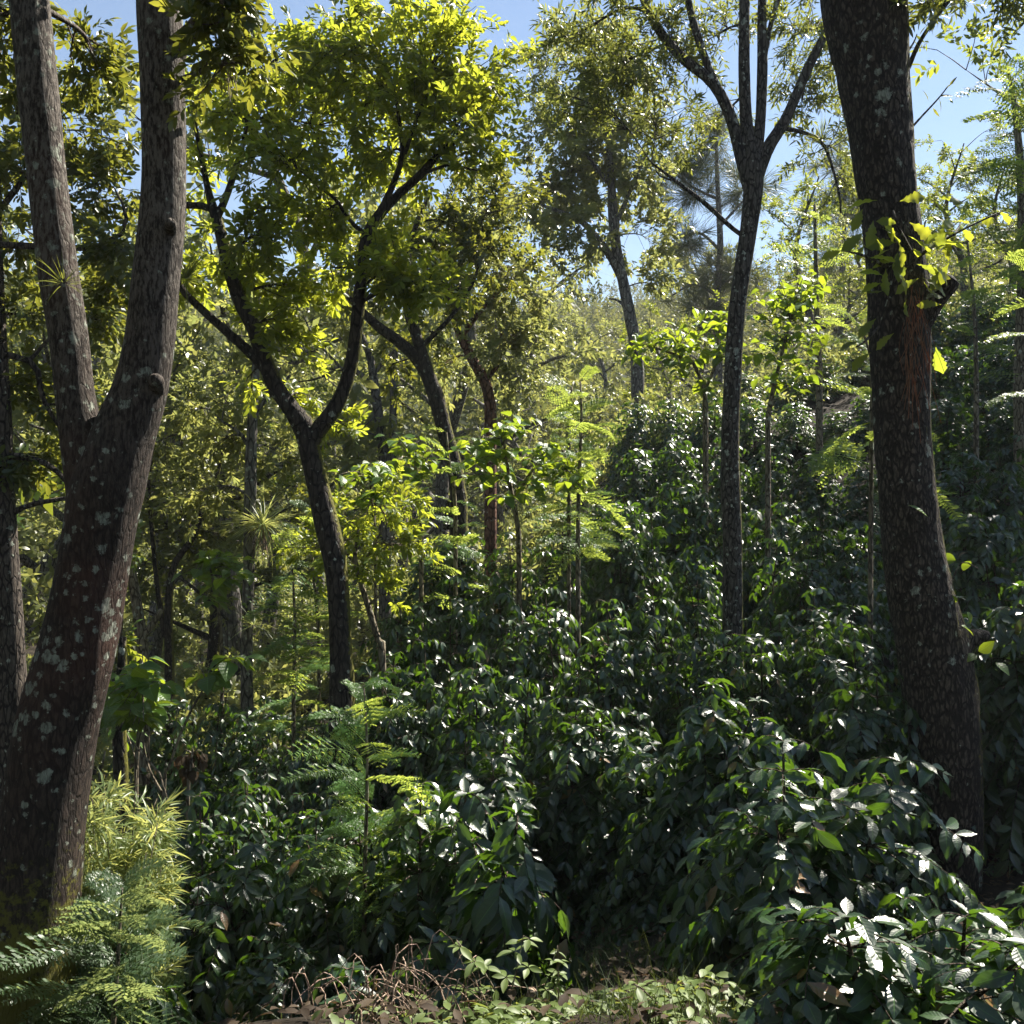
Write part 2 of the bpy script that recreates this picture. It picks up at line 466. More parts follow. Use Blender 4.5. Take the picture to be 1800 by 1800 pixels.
        col = over(col, mrr.outputs[0], (.12, .115, .018))
    L.new(col, bs.inputs["Base Color"])
    bs.inputs["Roughness"].default_value = .85
    bs.inputs["Specular IOR Level"].default_value = .25
    bp = N.new("ShaderNodeBump"); bp.inputs["Strength"].default_value = strength; bp.inputs["Distance"].default_value = .02
    L.new(hgt, bp.inputs["Height"]); L.new(bp.outputs[0], bs.inputs["Normal"])
    return m

B_left = bark("lichen_bark", (.026, .019, .015), (.085, .06, .047), 30, .3, lichen=.95, lscale=12, lcol=(.30, .33, .27), moss=(1.75, .7), red=(.11, .05, .035), cut=.15, plate=.45, strength=1.0, pale_top=(2.8, 4.2, (.15, .13, .11)))
B_right = bark("furrowed_bark", (.045, .036, .029), (.19, .155, .125), 34, .36, lichen=.35, lscale=9, moss='side', strength=1.0, cut=.2)
B_limb = bark("grey_limb_bark", (.06, .053, .045), (.17, .15, .13), 24, .3, lichen=.7, lscale=12, moss='side')
B_dark = bark("dark_bark", (.03, .024, .02), (.09, .075, .06), 20, .3, lichen=.25, moss='side')
B_edge = bark("plain_dark_bark", (.05, .04, .034), (.15, .125, .10), 22, .3, lichen=.3)
B_red = bark("reddish_bark", (.13, .06, .04), (.30, .17, .12), 14, .4, lichen=.2)
B_grey = bark("grey_bark", (.11, .10, .09), (.25, .23, .20), 14, .3, lichen=.5)
B_pale = bark("pale_stem_bark", (.16, .13, .09), (.33, .29, .21), 20, .3, lichen=.3)
B_twig = bark("dry_twig_bark", (.36, .25, .18), (.58, .45, .34), 30, .3)
B_stem = bark("coffee_stem_bark", (.07, .05, .035), (.16, .13, .10), 30, .3)

# ------------------------------------------------------------------ terrain
CP = [(0, 0, 0), (-2, 0, -.1), (2, 0, .1), (0, -6, .3), (-6, -6, 0), (6, -6, .8), (-6, 0, -.8), (6, 0, .5),
      (0, 2.4, .1), (0, 3.0, .0), (-.7, 3.0, -.05), (-1.4, 3.0, -.25), (1.15, 3.0, -.1), (.45, 3.6, -.24), (0, 3.6, -.5), (-.6, 3.6, -.75), (.8, 4.0, -.42), (-2.2, 4.5, -1.3), (-.5, 4.2, -1.1), (.5, 4.3, -.5), (.9, 5, -.7), (.7, 6, -1.0),
      (-.3, 5.2, -1.4), (-1.5, 6, -2.2), (-3, 7, -2.7), (1.3, 4.2, -.75), (1.7, 3.3, -.42), (1.5, 3.7, -.62), (2.85, 6.6, -1.0), (3.4, 7, -.9), (4, 4, -.45),
      (-1, 9, -1.7), (0, 8, -1.6), (2, 11, -1.0), (2.3, 10, -1.1), (5, 10, -.2), (2.3, 14, -.3), (3, 17, 1.6), (9, 18, 3.7), (-1.1, 13, -.7), (0, 16, 0),
      (2.5, 20, 2.7), (-4.2, 12, -2.6), (-5, 9, -2.9), (-8, 14, -3.2), (-8, 22, -3.0), (-3, 18, -1.6), (-10, 40, -1.4), (-4, 30, -1.5), (1, 27, .8), (0, 40, 0),
      (5, 20, 3.5), (10, 22, 5.4), (15, 20, 6.5), (12, 12, 3.0), (8, 6, 1.2), (15, 30, 8), (6, 30, 4), (20, 8, 4), (-15, 10, -3.5), (-15, 25, -2.5),
      (-30, 70, 5), (0, 75, 3), (30, 70, 12), (-60, 70, 10), (70, 70, 20), (0, 150, 26), (-60, 150, 32), (60, 150, 34), (-130, 140, 34), (130, 140, 42),
      (0, 300, 36), (-250, 300, 42), (250, 300, 50), (-250, 50, 25), (250, 50, 40), (0, -200, 3), (-250, -200, 5), (250, -200, 8), (40, 20, 10), (-40, 20, -1), (0, -30, 1.5),
      (0, 800, 30), (-800, 800, 30), (800, 800, 30), (-800, -300, 10), (800, -300, 10)]
CP = np.array(CP, float)
def _k(a, b):
    return np.sqrt(((a[:, None, :2] - b[None, :, :2]) ** 2).sum(-1) + .15)
_n = len(CP)
A = np.zeros((_n + 3, _n + 3))
A[:_n, :_n] = _k(CP, CP) + np.eye(_n) * .02
A[:_n, _n:] = np.c_[np.ones(_n), CP[:, :2]]
A[_n:, :_n] = A[:_n, _n:].T
_w = np.linalg.solve(A, np.r_[CP[:, 2], 0, 0, 0])
def ground_z(x, y):
    q = np.stack([np.atleast_1d(np.asarray(x, float)).ravel(), np.atleast_1d(np.asarray(y, float)).ravel()], -1)
    z = _k(q, CP) @ _w[:_n] + _w[_n] + q @ _w[_n + 1:]
    return z
def gz(x, y):
    return float(ground_z(x, y)[0])

def axis(lo, hi, fine_lo, fine_hi, step, grow=1.18):
    a = list(np.arange(fine_lo, fine_hi + 1e-6, step))
    s_ = step
    while a[-1] < hi:
        s_ *= grow; a.append(a[-1] + s_)
    s_ = step
    while a[0] > lo:
        s_ *= grow; a.insert(0, a[0] - s_)
    return np.array(a)
gx = axis(-330, 330, -7, 9, .16); gy = axis(-250, 330, 0, 14, .16)
XX, YY = np.meshgrid(gx, gy)
ZZ = ground_z(XX, YY).reshape(XX.shape)
rough = np.stack([XX, YY, XX * 0], -1)
ZZ = ZZ + .05 * vnoise(rough * 1.3) + .035 * vnoise(rough * 3.7 + 5)
idx = np.arange(XX.size).reshape(XX.shape)
g = Geo()
g.add(np.stack([XX, YY, ZZ], -1).reshape(-1, 3), np.stack([idx[:-1, :-1], idx[:-1, 1:], idx[1:, 1:], idx[1:, :-1]], -1).reshape(-1, 4))
m, t, N, L, bs, out = nodes("litter_soil")
tc = N.new("ShaderNodeTexCoord")
n1 = N.new("ShaderNodeTexNoise"); n1.inputs["Scale"].default_value = 5; n1.inputs["Detail"].default_value = 9; n1.inputs["Roughness"].default_value = .7
L.new(tc.outputs["Object"], n1.inputs["Vector"])
v1 = N.new("ShaderNodeTexVoronoi"); v1.inputs["Scale"].default_value = 16; L.new(tc.outputs["Object"], v1.inputs["Vector"])
r1 = ramp(t, [(.3, (.012, .010, .007)), (.5, (.032, .025, .017)), (.7, (.07, .055, .038))]); L.new(n1.outputs[0], r1.inputs[0])
mm = N.new("ShaderNodeMix"); mm.data_type = 'RGBA'; mm.blend_type = 'MULTIPLY'; mm.inputs[0].default_value = .6
L.new(r1.outputs[0], mm.inputs[6]); L.new(v1.outputs["Distance"], mm.inputs[7]); L.new(mm.outputs[2], bs.inputs["Base Color"])
bs.inputs["Roughness"].default_value = .95; bs.inputs["Specular IOR Level"].default_value = .15
bp = N.new("ShaderNodeBump"); bp.inputs["Strength"].default_value = .9; bp.inputs["Distance"].default_value = .05; L.new(n1.outputs[0], bp.inputs["Height"]); L.new(bp.outputs[0], bs.inputs["Normal"])
go = g.link("ground", m)
go["kind"] = "structure"

# ------------------------------------------------------------------ far wooded hills (one mass)
g = Geo()
r = np.random.default_rng(3)
n = 900
d = r.uniform(48, 230, n); a = r.uniform(-.62, .62, n)
cx, cy = d * np.tan(a), d
keep = ~((cx > 5) & (cy < 70))
cx, cy = cx[keep], cy[keep]
cz = ground_z(cx, cy)
for x, y, z in zip(cx, cy, cz):
    R = r.uniform(1.4, 5.2)
    k = 110
    q = norm(r.normal(0, 1, (k, 3))) * r.uniform(.55, 1.05, (k, 1)) * np.array([R, R, R * 1.1])
    q[:, 2] = np.abs(q[:, 2]) * 1.3
    pos = q + np.array([x, y, z + R * .5])
    g.inst(far_sp[r.integers(4)], pos, frames(norm(q + r.normal(0, 1.2, (k, 3))), r.normal(0, 1, (k, 3)) + [0, 0, 1]), r.uniform(.9, 1.7, k))
fo = g.link("distant_forest", M_forest)
fo["kind"] = "stuff"
fo["label"] = "hazy wooded hillside far behind the trees"

# ------------------------------------------------------------------ undergrowth of the valley floor (nobody could count it)
g = Geo()
r = np.random.default_rng(4)
n = 720
cx = r.uniform(-26, 17, n); cy = r.uniform(13, 48, n)
k_ = ((cx < -3.4 + (cy - 13) * .35) | ((cx > -3) & (cy > 15 + np.clip(cx, 0, 5.5)) & (cy < 36))) & (np.abs(cx) < cy * .75)
cx, cy = cx[k_], cy[k_]; cz = ground_z(cx, cy)
for x, y, z in zip(cx, cy, cz):
    R = r.uniform(.4, 1.1)
    k = 70
    q = r.normal(0, .5, (k, 3)) * np.array([R, R, R * .8]); q[:, 2] = np.abs(q[:, 2])
    g.inst(far_sp[r.integers(4)], q + np.array([x, y, z + .1]), frames(norm(q + r.normal(0, 1, (k, 3)) + [0, 0, .4]), r.normal(0, 1, (k, 3)) + [0, 0, 1]), r.uniform(.2, .45, k))
o = g.link("undergrowth", M_pale); o["kind"] = "stuff"

# ------------------------------------------------------------------ haze
me = bpy.data.meshes.new("haze")
x0, x1, y0_, y1_, z0_, z1_ = -420, 420, -340, 420, float(ZZ.min()) - 1, 75.0
me.from_pydata([(x, y, z) for x in (x0, x1) for y in (y0_, y1_) for z in (z0_, z1_)], [], [(0, 1, 3, 2), (4, 6, 7, 5), (0, 4, 5, 1), (2, 3, 7, 6), (0, 2, 6, 4), (1, 5, 7, 3)])
hz = bpy.data.objects.new("haze", me); scene.collection.objects.link(hz); hz["kind"] = "stuff"
m = bpy.data.materials.new("haze"); m.use_nodes = True
m.node_tree.nodes.clear()
vo_ = m.node_tree.nodes.new("ShaderNodeOutputMaterial"); pv = m.node_tree.nodes.new("ShaderNodeVolumePrincipled")
pv.inputs["Density"].default_value = HAZE; pv.inputs["Color"].default_value = (.93, .96, 1, 1); pv.inputs["Anisotropy"].default_value = .1
m.node_tree.links.new(pv.outputs[0], vo_.inputs["Volume"])
me.materials.append(m)

# ------------------------------------------------------------------ coffee bushes
def coffee_bush(seed, leafs, H=2.0, R=.85, nodes_n=15, name="coffee_bush", dens=1.0, big=1.0):
    """unit bush at the origin; stems with arching side branches carrying opposite pairs of hanging leaves"""
    r = np.random.default_rng(seed)
    gs, gl = Geo(), Geo()
    stems = [(0, 0, 1.0)] + [(r.uniform(-.22, .22), r.uniform(-.22, .22), r.uniform(.75, .97)) for _ in range(2)]
    P_, D_, U_, S_ = [], [], [], []
    for sx, sy, sh in stems:
        top = np.array([sx * 2.2 + r.normal(0, .06), sy * 2.2 + r.normal(0, .06), H * sh])
        path = catmull([(sx * .3, sy * .3, -.15), (sx * .9, sy * .9, H * .3), (sx * 1.7, sy * 1.7, H * .65), top], 12)
        tube(gs, path, np.linspace(.02, .006, 12), 5)
        for kx in range(nodes_n):
            hf = .16 + .84 * (kx + r.uniform(-.3, .3)) / (nodes_n - 1)
            hf = min(1, max(.1, hf))
            base = path[min(11, int(hf * 11))]
            prof = (1 - hf) ** .55 * .9 + .22
            az0 = kx * 1.57 + r.uniform(-.5, .5)
            for s_ in (0, 1):
                az = az0 + s_ * math.pi + r.normal(0, .3)
                Lb = R * prof * r.uniform(.7, 1.15)
                o = np.array([math.cos(az), math.sin(az), 0])
                rise = r.uniform(.1, .45) if hf < .85 else r.uniform(.4, .9)
                tt = np.linspace(0, 1, 7)[:, None]
                bp_ = base + o * Lb * tt + np.array([0, 0, 1]) * (rise * Lb * tt - .75 * Lb * tt ** 2)
                tube(gs, bp_, np.linspace(.006, .002, 7), 3)
                npair = max(3, int(Lb / .075 * dens))
                ts = np.linspace(.22, 1.0, npair)
                for t_ in ts:
                    p = base + o * Lb * t_ + np.array([0, 0, 1]) * (rise * Lb * t_ - .75 * Lb * t_ ** 2)
                    tang = o + np.array([0, 0, rise - 1.5 * t_])
                    tang /= np.linalg.norm(tang)
                    sd_ = np.cross(tang, [0, 0, 1]); sd_ /= np.linalg.norm(sd_) + 1e-6
                    for sg in (-1, 1):
                        dd = sd_ * sg * .95 + tang * (.45 + .8 * (t_ > .93)) + np.array([0, 0, -.2 - (.25 + .75 * (1 - hf)) * r.random()]) + r.normal(0, .32, 3)
                        P_.append(p); D_.append(dd); U_.append(np.array([0, 0, 1.0]) + o * .45 + r.normal(0, .38, 3))
                        S_.append(big * r.uniform(.08, .185))
            
        for q in range(5):                                    # the upright tip
            az = q * 2.5
            P_.append(top); D_.append(np.array([math.cos(az), math.sin(az), r.uniform(.1, .9)])); U_.append(np.array([-math.cos(az) * .6, -math.sin(az) * .6, 1])); S_.append(r.uniform(.06, .12))
    P_, D_, U_, S_ = map(np.array, (P_, D_, U_, S_))
    which = r.integers(0, len(leafs), len(P_))
    for k, T in enumerate(leafs):
        s_ = which == k
        gl.inst(T, P_[s_], frames(D_[s_], U_[s_]), S_[s_])
    root = thing(name, "", "coffee bush", (0, 0, 0))
    gs.link("stem", B_stem, root)
    gl.link("foliage", M_coffee, root)
    return root

near_protos = [coffee_bush(100 + i, cof_hi, dens=1.5, R=.88, nodes_n=28, big=.98) for i in range(3)]
mid_protos = [coffee_bush(110 + i, cof_mid, dens=1.5, R=.82, nodes_n=25, big=.76) for i in range(4)]
low_protos = [coffee_bush(120 + i, cof_low, dens=1.5, R=.85, nodes_n=23, big=.78) for i in range(3)]
small_protos = [coffee_bush(130 + i, cof_hi, H=.9, R=.55, nodes_n=16, dens=1.6, big=.9) for i in range(2)]
used = set()
GC = "coffee bushes planted in rows on the slope"
br = np.random.default_rng(5)

def place_bush(u, v, Y, label, wide=1.0, group=GC):
    top = P(u, v, Y)
    x, y = top[0], top[1]
    z0 = gz(x, y) - .03
    h = top[2] - z0
    h = min(2.7, max(.45, h))
    s_ = h / 2.0
    sw = (0.55 + .45 * s_) * wide
    if Y < 5 and h < 1.15:
        s_ = h / .9; sw = (.6 + .4 * s_) * wide * 1.25
    pool = small_protos if Y < 5 and h < 1.15 else near_protos if Y < 7.2 else mid_protos if Y < 11.5 else low_protos
    p = pool[br.integers(len(pool))]
    rot = (br.normal(0, .05), br.normal(0, .05), br.uniform(0, 6.28))
    if p.name not in used:
        used.add(p.name)
        p.location = (x, y, z0); p.rotation_euler = rot; p.scale = (sw, sw, s_)
        tag(p, label, "coffee bush", group)
        return p
    return dup(p, (x, y, z0), rot, (sw, sw, s_), label, group)

ORD = ["leftmost", "second from left", "third from left", "fourth from left", "fifth from left", "sixth from left", "seventh from left", "eighth from left", "ninth from left", "tenth from left"]
single = [
    (1510, 1600, 2.85, "low coffee bush at the bottom right with glaring white leaf shine", .85),
    (1690, 1610, 3.05, "sunlit coffee bush at the bottom right, beside the bare litter bank", .75),
    (1405, 1290, 4.1, "big sunlit coffee bush left of the thick furrowed trunk", .9),
    (1610, 1590, 3.6, "glossy coffee bush spreading in front of the thick furrowed trunk's foot", .55),
    (1300, 1420, 4.5, "half shaded coffee bush on the left flank of the big sunlit one", .7),
    (1225, 1200, 5.9, "coffee bush with bright upright tip rising behind the big sunlit bush", .8),
    (885, 1440, 4.6, "coffee bush with shining drooping tips above the small pale herbs", .75),
    (770, 1385, 5.3, "coffee bush joined behind the shining one at bottom centre", .85),
    (660, 1440, 5.6, "dark coffee bush below the feathery sapling's thin pale stem", .8),
    (465, 1490, 6.0, "lone rounded coffee bush between the bamboo clump and the dark gap", .75),
    (480, 1660, 5.0, "low coffee bush at the bottom, right of the lacy fern foliage", .7),
    (740, 1650, 4.1, "low dark coffee bush just behind the heap of dry twigs", .75),
    (1800, 1570, 4.3, "dim low coffee bush in the lower right corner behind the litter bank", .8),
    (390, 1400, 7.1, "coffee bush with bright top just below the brown withered leaves", .8),
    (590, 1580, 6.4, "dark coffee bush in the gap right of the lone rounded one", .8),
    (330, 1560, 5.8, "shaded coffee bush tucked behind the bamboo clump", .7),
    (250, 1660, 4.6, "coffee bush mixed into the lacy fern at bottom left", .55),
    (1800, 1170, 7.3, "coffee bush at the right edge with blinding leaf glints beside the mossy burl", .9),
    (1560, 1190, 6.6, "coffee bush peeping from behind the left side of the thick trunk", .8),
    (1800, 1420, 6.9, "dark coffee bush at the right edge behind the thick trunk's foot", .8),
]
for u, v, Y, lab, wd in single:
    place_bush(u, v, Y, lab, wd)
rows = [
    ("in the row rising behind the feathery centre-left sapling", [(690, 1150, 9), (770, 1130, 8.8), (850, 1140, 8.3), (920, 1190, 7.9), (985, 1190, 7.5), (1055, 1250, 7.0), (1140, 1310, 6.5)]),
    ("in the row fronting the four limbed tree's foot", [(700, 1060, 10.2), (790, 1020, 10.2), (880, 1010, 10), (990, 1040, 9.6), (1080, 1060, 9.2), (1160, 1020, 9.6), (1250, 1090, 8.9), (1340, 1090, 8.6), (1430, 1040, 8.7), (1510, 1070, 8.3)]),
    ("in the row level with the slim leaf-topped poles", [(750, 950, 13), (830, 925, 12.8), (905, 940, 12.4), (985, 915, 12.5), (1080, 930, 12.0), (1160, 905, 12.1), (1240, 935, 11.6), (1350, 950, 11.0), (1440, 960, 10.9), (1510, 1000, 10.2)]),
    ("in the row just behind the four limbed tree's trunk", [(1060, 870, 14.4), (1130, 870, 13.8), (1210, 830, 13.6), (1290, 860, 13.4), (1375, 865, 13), (1450, 890, 12.6), (1515, 900, 12.2)]),
    ("in the dark high row between the right trunks", [(1120, 780, 16.4), (1195, 765, 16.2), (1270, 770, 15.8), (1350, 765, 15.5), (1430, 790, 15), (1505, 800, 14.6)]),
    ("in the topmost row on the dark hillside", [(1110, 700, 18.6), (1180, 690, 18.4), (1255, 690, 18.2), (1330, 690, 18), (1400, 700, 17.8), (1470, 720, 17.4), (1520, 690, 17.5)]),
    ("on the crest above the topmost row, between the right trunks", [(1310, 655, 20.5), (1375, 640, 20.5), (1445, 625, 21), (1510, 610, 21.5)]),
    ("right of the thick trunk in the nearest row", [(1690, 1050, 7.4), (1770, 1030, 7.1)]),
    ("right of the thick trunk in the second row", [(1690, 910, 9.8), (1760, 880, 9.4)]),
    ("right of the thick trunk in the third row", [(1690, 780, 12.6), (1770, 770, 12.2)]),
    ("right of the thick trunk in the shady fourth row", [(1670, 690, 15), (1740, 690, 14.8), (1800, 680, 14.5)]),
    ("right of the thick trunk in the shady fifth row", [(1650, 600, 17.5), (1720, 590, 17.3), (1790, 580, 17)]),
    ("right of the thick trunk in the top row", [(1640, 530, 20), (1710, 510, 20), (1780, 490, 19.6)]),
    ("in the upper row of the shaded left slope", [(290, 1210, 11), (370, 1220, 10.8), (455, 1230, 10.5), (540, 1240, 10)]),
    ("in the middle row of the shaded left slope", [(350, 1300, 8.8), (440, 1300, 9), (530, 1300, 8.7), (610, 1270, 8.6)]),
    ("in the lower row of the shaded left slope", [(430, 1370, 7.7), (520, 1400, 7.6), (610, 1390, 7.2)]),
    ("in the dark hollow below the sapling row", [(820, 1260, 7.2), (900, 1330, 6.6), (1180, 1430, 5.9)]),
]
for desc, lst in rows:
    for i, (u, v, Y) in enumerate(sorted(lst)):
        place_bush(u, v, Y, ("%s coffee bush %s" % (ORD[i], desc)), .95 if Y > 12.5 else .8 if Y > 7.5 else .85)

# ------------------------------------------------------------------ trees traced limb by limb
def limb_world(pts, Y0):
    out = []
    for p in pts:
        u, v, wpx = p[:3]
        dY = p[3] if len(p) > 3 else 0
        out.append((*P(u, v, Y0 + dY), px(wpx, Y0 + dY) / 2))
    return np.array(out)

CROWN = .68
def crown(gtw, glf, skel, blobs, Y0, sprigs, size, seed, per=5, twig_r=.006):
    """skel: (n,4) points with radius; blobs: (u, v, dY, half_width_px, half_height_px, twigs)"""
    r = np.random.default_rng(seed)
    pos_all, dir_all = [], []
    for b in blobs:
        u, v, dY, ru, rv, nt_ = b
        Y = Y0 + dY
        cen = P(u, v, Y)
        rad = np.array([px(ru, Y), (px(ru, Y) + px(rv, Y)) / 2, px(rv, Y)])
        dd = np.linalg.norm(skel[:, :3] - cen, axis=1) + np.maximum(0, skel[:, 2] - cen[2]) * .6
        s0 = skel[dd.argmin()]
        far = np.linalg.norm(cen - s0[:3])
        mid = (s0[:3] + cen) / 2 + np.array([r.normal(0, .08), r.normal(0, .08), .08]) * far
        sub = catmull([s0[:3], mid, cen], 9)
        r0 = min(s0[3] * .7, .012 + .012 * far)
        if far > .15:
            tube(gtw, sub, np.linspace(r0, .006, 9), 5)
        q = r.normal(0, .55, (max(4, int(nt_ * CROWN)), 3))
        q = q / np.maximum(1, np.linalg.norm(q, axis=1, keepdims=True) / 1.35)
        # thin out by noise: leaves gaps and clumps
        ends = cen + q * rad
        nz = vnoise(ends * (1.6 / max(.3, rad.mean())) + seed)
        ends = ends[nz > -.22]
        for e in ends:
            k0 = sub[r.integers(3, 9)]
            m_ = (k0 + e) / 2 + r.normal(0, .07, 3) * np.linalg.norm(e - k0)
            tw = catmull([k0, m_, e], 6)
            tube(gtw, tw, np.linspace(twig_r, twig_r * .35, 6), 3, close=False)
            tdir = norm(tw[-1] - tw[2])
            f = r.uniform(.35, 1.0, per)
            f[0] = 1
            ii = np.clip((f * 5).astype(int), 0, 4)
            pp = tw[ii] + (tw[ii + 1] - tw[ii]) * ((f * 5) - ii)[:, None]
            pos_all.append(pp)
            dir_all.append(norm(tdir + r.normal(0, .75, (per, 3)) + [0, 0, -.1]))
    pos = np.concatenate(pos_all); dr = np.concatenate(dir_all)
    pick = r.integers(0, len(sprigs), len(pos))
    for k, T in enumerate(sprigs):
        s_ = pick == k
        n_ = s_.sum()
        glf.inst(T, pos[s_], frames(dr[s_], r.normal(0, .5, (n_, 3)) + [0, 0, 1]), size * r.uniform(.75, 1.25, n_))

def tree(name, label, Y0, limbs, blobs, bark_m, leaf_m, sprigs, size, seed, sides=10, bump=.08, bscale=6, group=None, per=5, cat="tree", step=.12, sink=.5):
    """limbs: pixel paths, the first one is the trunk and gets run down into the ground"""
    gt, gtw, gl = Geo(), Geo(), Geo()
    skel = []
    base = None
    for i, lb in enumerate(limbs):
        wpts = limb_world(lb, Y0)
        if i == 0:
            b0 = wpts[0].copy()
            zg = gz(b0[0], b0[1])
            base = np.array([b0[0], b0[1], zg])
            if b0[2] > zg + .05:
                low = b0.copy(); low[2] = zg - sink; low[3] *= 1.12
                wpts = np.vstack([low, wpts])
            else:
                wpts[0, 2] = min(wpts[0, 2], zg - .2)
        Ln = np.linalg.norm(np.diff(wpts[:, :3], axis=0), axis=1).sum()
        n_ = max(6, int(Ln / step))
        path = catmull(wpts, n_)
        path[:, 3] = np.maximum(path[:, 3], .004)
        tube(gt, path[:, :3], path[:, 3], sides, bump, bscale, seed)
        skel.append(path)
    skel = np.concatenate(skel)
    root = thing(name, label, cat, base, group)
    if blobs:
        crown(gt, gl, skel, blobs, Y0, sprigs, size, seed, per)
        gl.link("crown", leaf_m, root, base)
    gt.link("trunk", bark_m, root, base)
    return root

# --- the big twin trunk at the left
t1 = tree("lichen_tree", "thick left-hand tree forking into two lichen-spotted trunks, mossy at its foot", 4.5,
     [[(40, 1830, 173), (42, 1700, 157), (62, 1560, 146), (78, 1420, 136), (100, 1280, 133), (134, 1150, 127), (158, 1030, 121), (176, 930, 118), (190, 850, 126), (215, 770, 109), (244, 690, 91), (262, 600, 84), (272, 500, 80), (284, 390, 78), (288, 300, 75), (286, 150, 78), (280, 0, 80), (276, -200, 73), (290, -500, 60), (330, -900, 40, .3)],
      [(176, 940, 91), (160, 850, 84), (145, 770, 75), (132, 690, 67), (122, 600, 66), (104, 480, 66), (92, 380, 64), (80, 280, 64), (70, 180, 66), (52, 0, 64), (30, -200, 56), (-20, -500, 46), (-60, -800, 27)],
      [(296, 130, 40), (318, 78, 34), (345, 45, 30), (385, -8, 28), (440, -120, 24, -.2), (520, -300, 16, -.4)],
      [(298, 415, 24), (300, 398, 22, -.10), (300, 390, 18, -.15), (300, 389, 13, -.155)],
      [(272, 690, 34), (274, 670, 28, -.09), (275, 664, 15, -.12)]],
     [(-20, 40, .2, 80, 90, 30), (30, 200, .5, 40, 70, 12), (170, 120, .7, 50, 80, 26), (400, 110, -.2, 60, 70, 30), (420, 20, -.3, 80, 50, 26), (500, -160, -.3, 120, 90, 30), (180, -250, .2, 160, 100, 30), (-60, -300, .2, 160, 160, 40), (300, -700, 0, 300, 200, 90)],
     B_left, M_dark, ova_sp, .17, 11, sides=44, bump=.075, bscale=7, per=4, step=.03)

# --- the thick furrowed trunk at the right
t2 = tree("furrowed_tree", "thick dark furrowed trunk on the right with a sawn branch stub and mossy burl", 6.6,
     [[(1668, 1700, 118), (1666, 1560, 106), (1664, 1440, 114), (1660, 1320, 118), (1652, 1220, 120), (1638, 1120, 116), (1612, 1010, 104), (1598, 900, 98), (1588, 780, 97), (1584, 660, 98), (1580, 560, 102), (1574, 470, 96), (1562, 360, 96), (1548, 230, 108), (1532, 110, 120), (1518, 0, 138), (1500, -160, 128), (1490, -400, 110), (1520, -800, 70)],
      [(1590, 600, 60), (1615, 560, 52, -.05), (1640, 525, 44, -.1), (1668, 495, 38, -.15), (1673, 489, 34, -.16)],
      [(1650, 1160, 100), (1680, 1135, 60), (1708, 1122, 34), (1728, 1118, 24), (1738, 1116, 14)],
      [(1515, 20, 90), (1470, -60, 80), (1420, -260, 66), (1380, -520, 40)],
      [(1520, -150, 60), (1640, -330, 44), (1760, -560, 26)],
      [(1596, 120, 9), (1625, 60, 7), (1700, -40, 5)]],
     [(1680, -20, -.3, 80, 50, 30), (1780, -30, .3, 60, 60, 34), (1440, -420, 0, 130, 100, 30), (1700, -400, 0, 130, 120, 8), (1380, -260, -.4, 110, 90, 12), (1520, -760, 0, 260, 180, 14)],
     B_right, M_nar, nar_sp, .22, 12, sides=64, bump=.085, bscale=15, per=4, step=.03)

# --- four limbed tree mid right
tree("four_limbed_tree", "slim grey tree right of centre dividing into four tall limbs", 10,
     [[(1288, 1060, 37), (1288, 960, 35), (1284, 860, 34), (1284, 760, 32), (1288, 660, 31), (1294, 560, 30), (1304, 480, 30), (1316, 400, 30), (1324, 330, 34), (1322, 280, 34), (1312, 220, 22), (1308, 120, 20), (1308, 0, 18), (1300, -200, 13), (1290, -400, 7)],
      [(1318, 330, 25), (1304, 280, 22), (1284, 205, 20), (1252, 145, 18), (1195, 98, 17), (1150, 40, 15), (1128, -10, 13), (1090, -120, 8)],
      [(1262, 160, 15), (1242, 110, 13), (1222, 50, 13), (1208, -10, 11), (1190, -150, 7)],
      [(1326, 290, 24), (1336, 220, 18), (1340, 120, 18), (1340, 0, 15), (1350, -200, 10)],
      [(1330, 310, 25), (1350, 260, 22), (1382, 208, 19), (1420, 120, 17), (1456, 45, 13), (1490, -60, 10)],
      [(1340, 120, 10), (1358, 30, 8), (1385, -40, 7)],
      [(1306, 415, 8), (1280, 395, 8), (1240, 358, 8), (1190, 320, 6), (1145, 286, 3)],
      [(1192, 320, 3), (1158, 308, 3), (1152, 290, 2)],
      [(1372, 225, 8), (1410, 232, 7), (1445, 250, 7), (1462, 290, 5), (1476, 345, 4), (1478, 375, 3)]],
     [(1000, 70, .5, 90, 50, 44), (1090, 110, .2, 90, 80, 60), (1010, 170, .3, 90, 60, 40), (1150, 210, .4, 80, 70, 50), (1180, 60, 0, 70, 60, 34), (1260, 60, .3, 60, 70, 30), (1260, 210, .8, 60, 60, 14), (1400, 60, .3, 70, 70, 36), (1410, 180, .6, 60, 60, 24), (1460, 260, .3, 60, 60, 26), (1460, 120, .8, 50, 70, 26), (1490, 330, .5, 40, 40, 10),
      (1400, -100, 0, 140, 80, 20), (1200, -120, 0, 140, 80, 18), (1300, -330, 0, 180, 120, 14), (1060, -40, 0, 120, 60, 24)],
     B_limb, M_nar, nar_sp, .25, 13, sides=18, bump=.07, bscale=8, per=5)

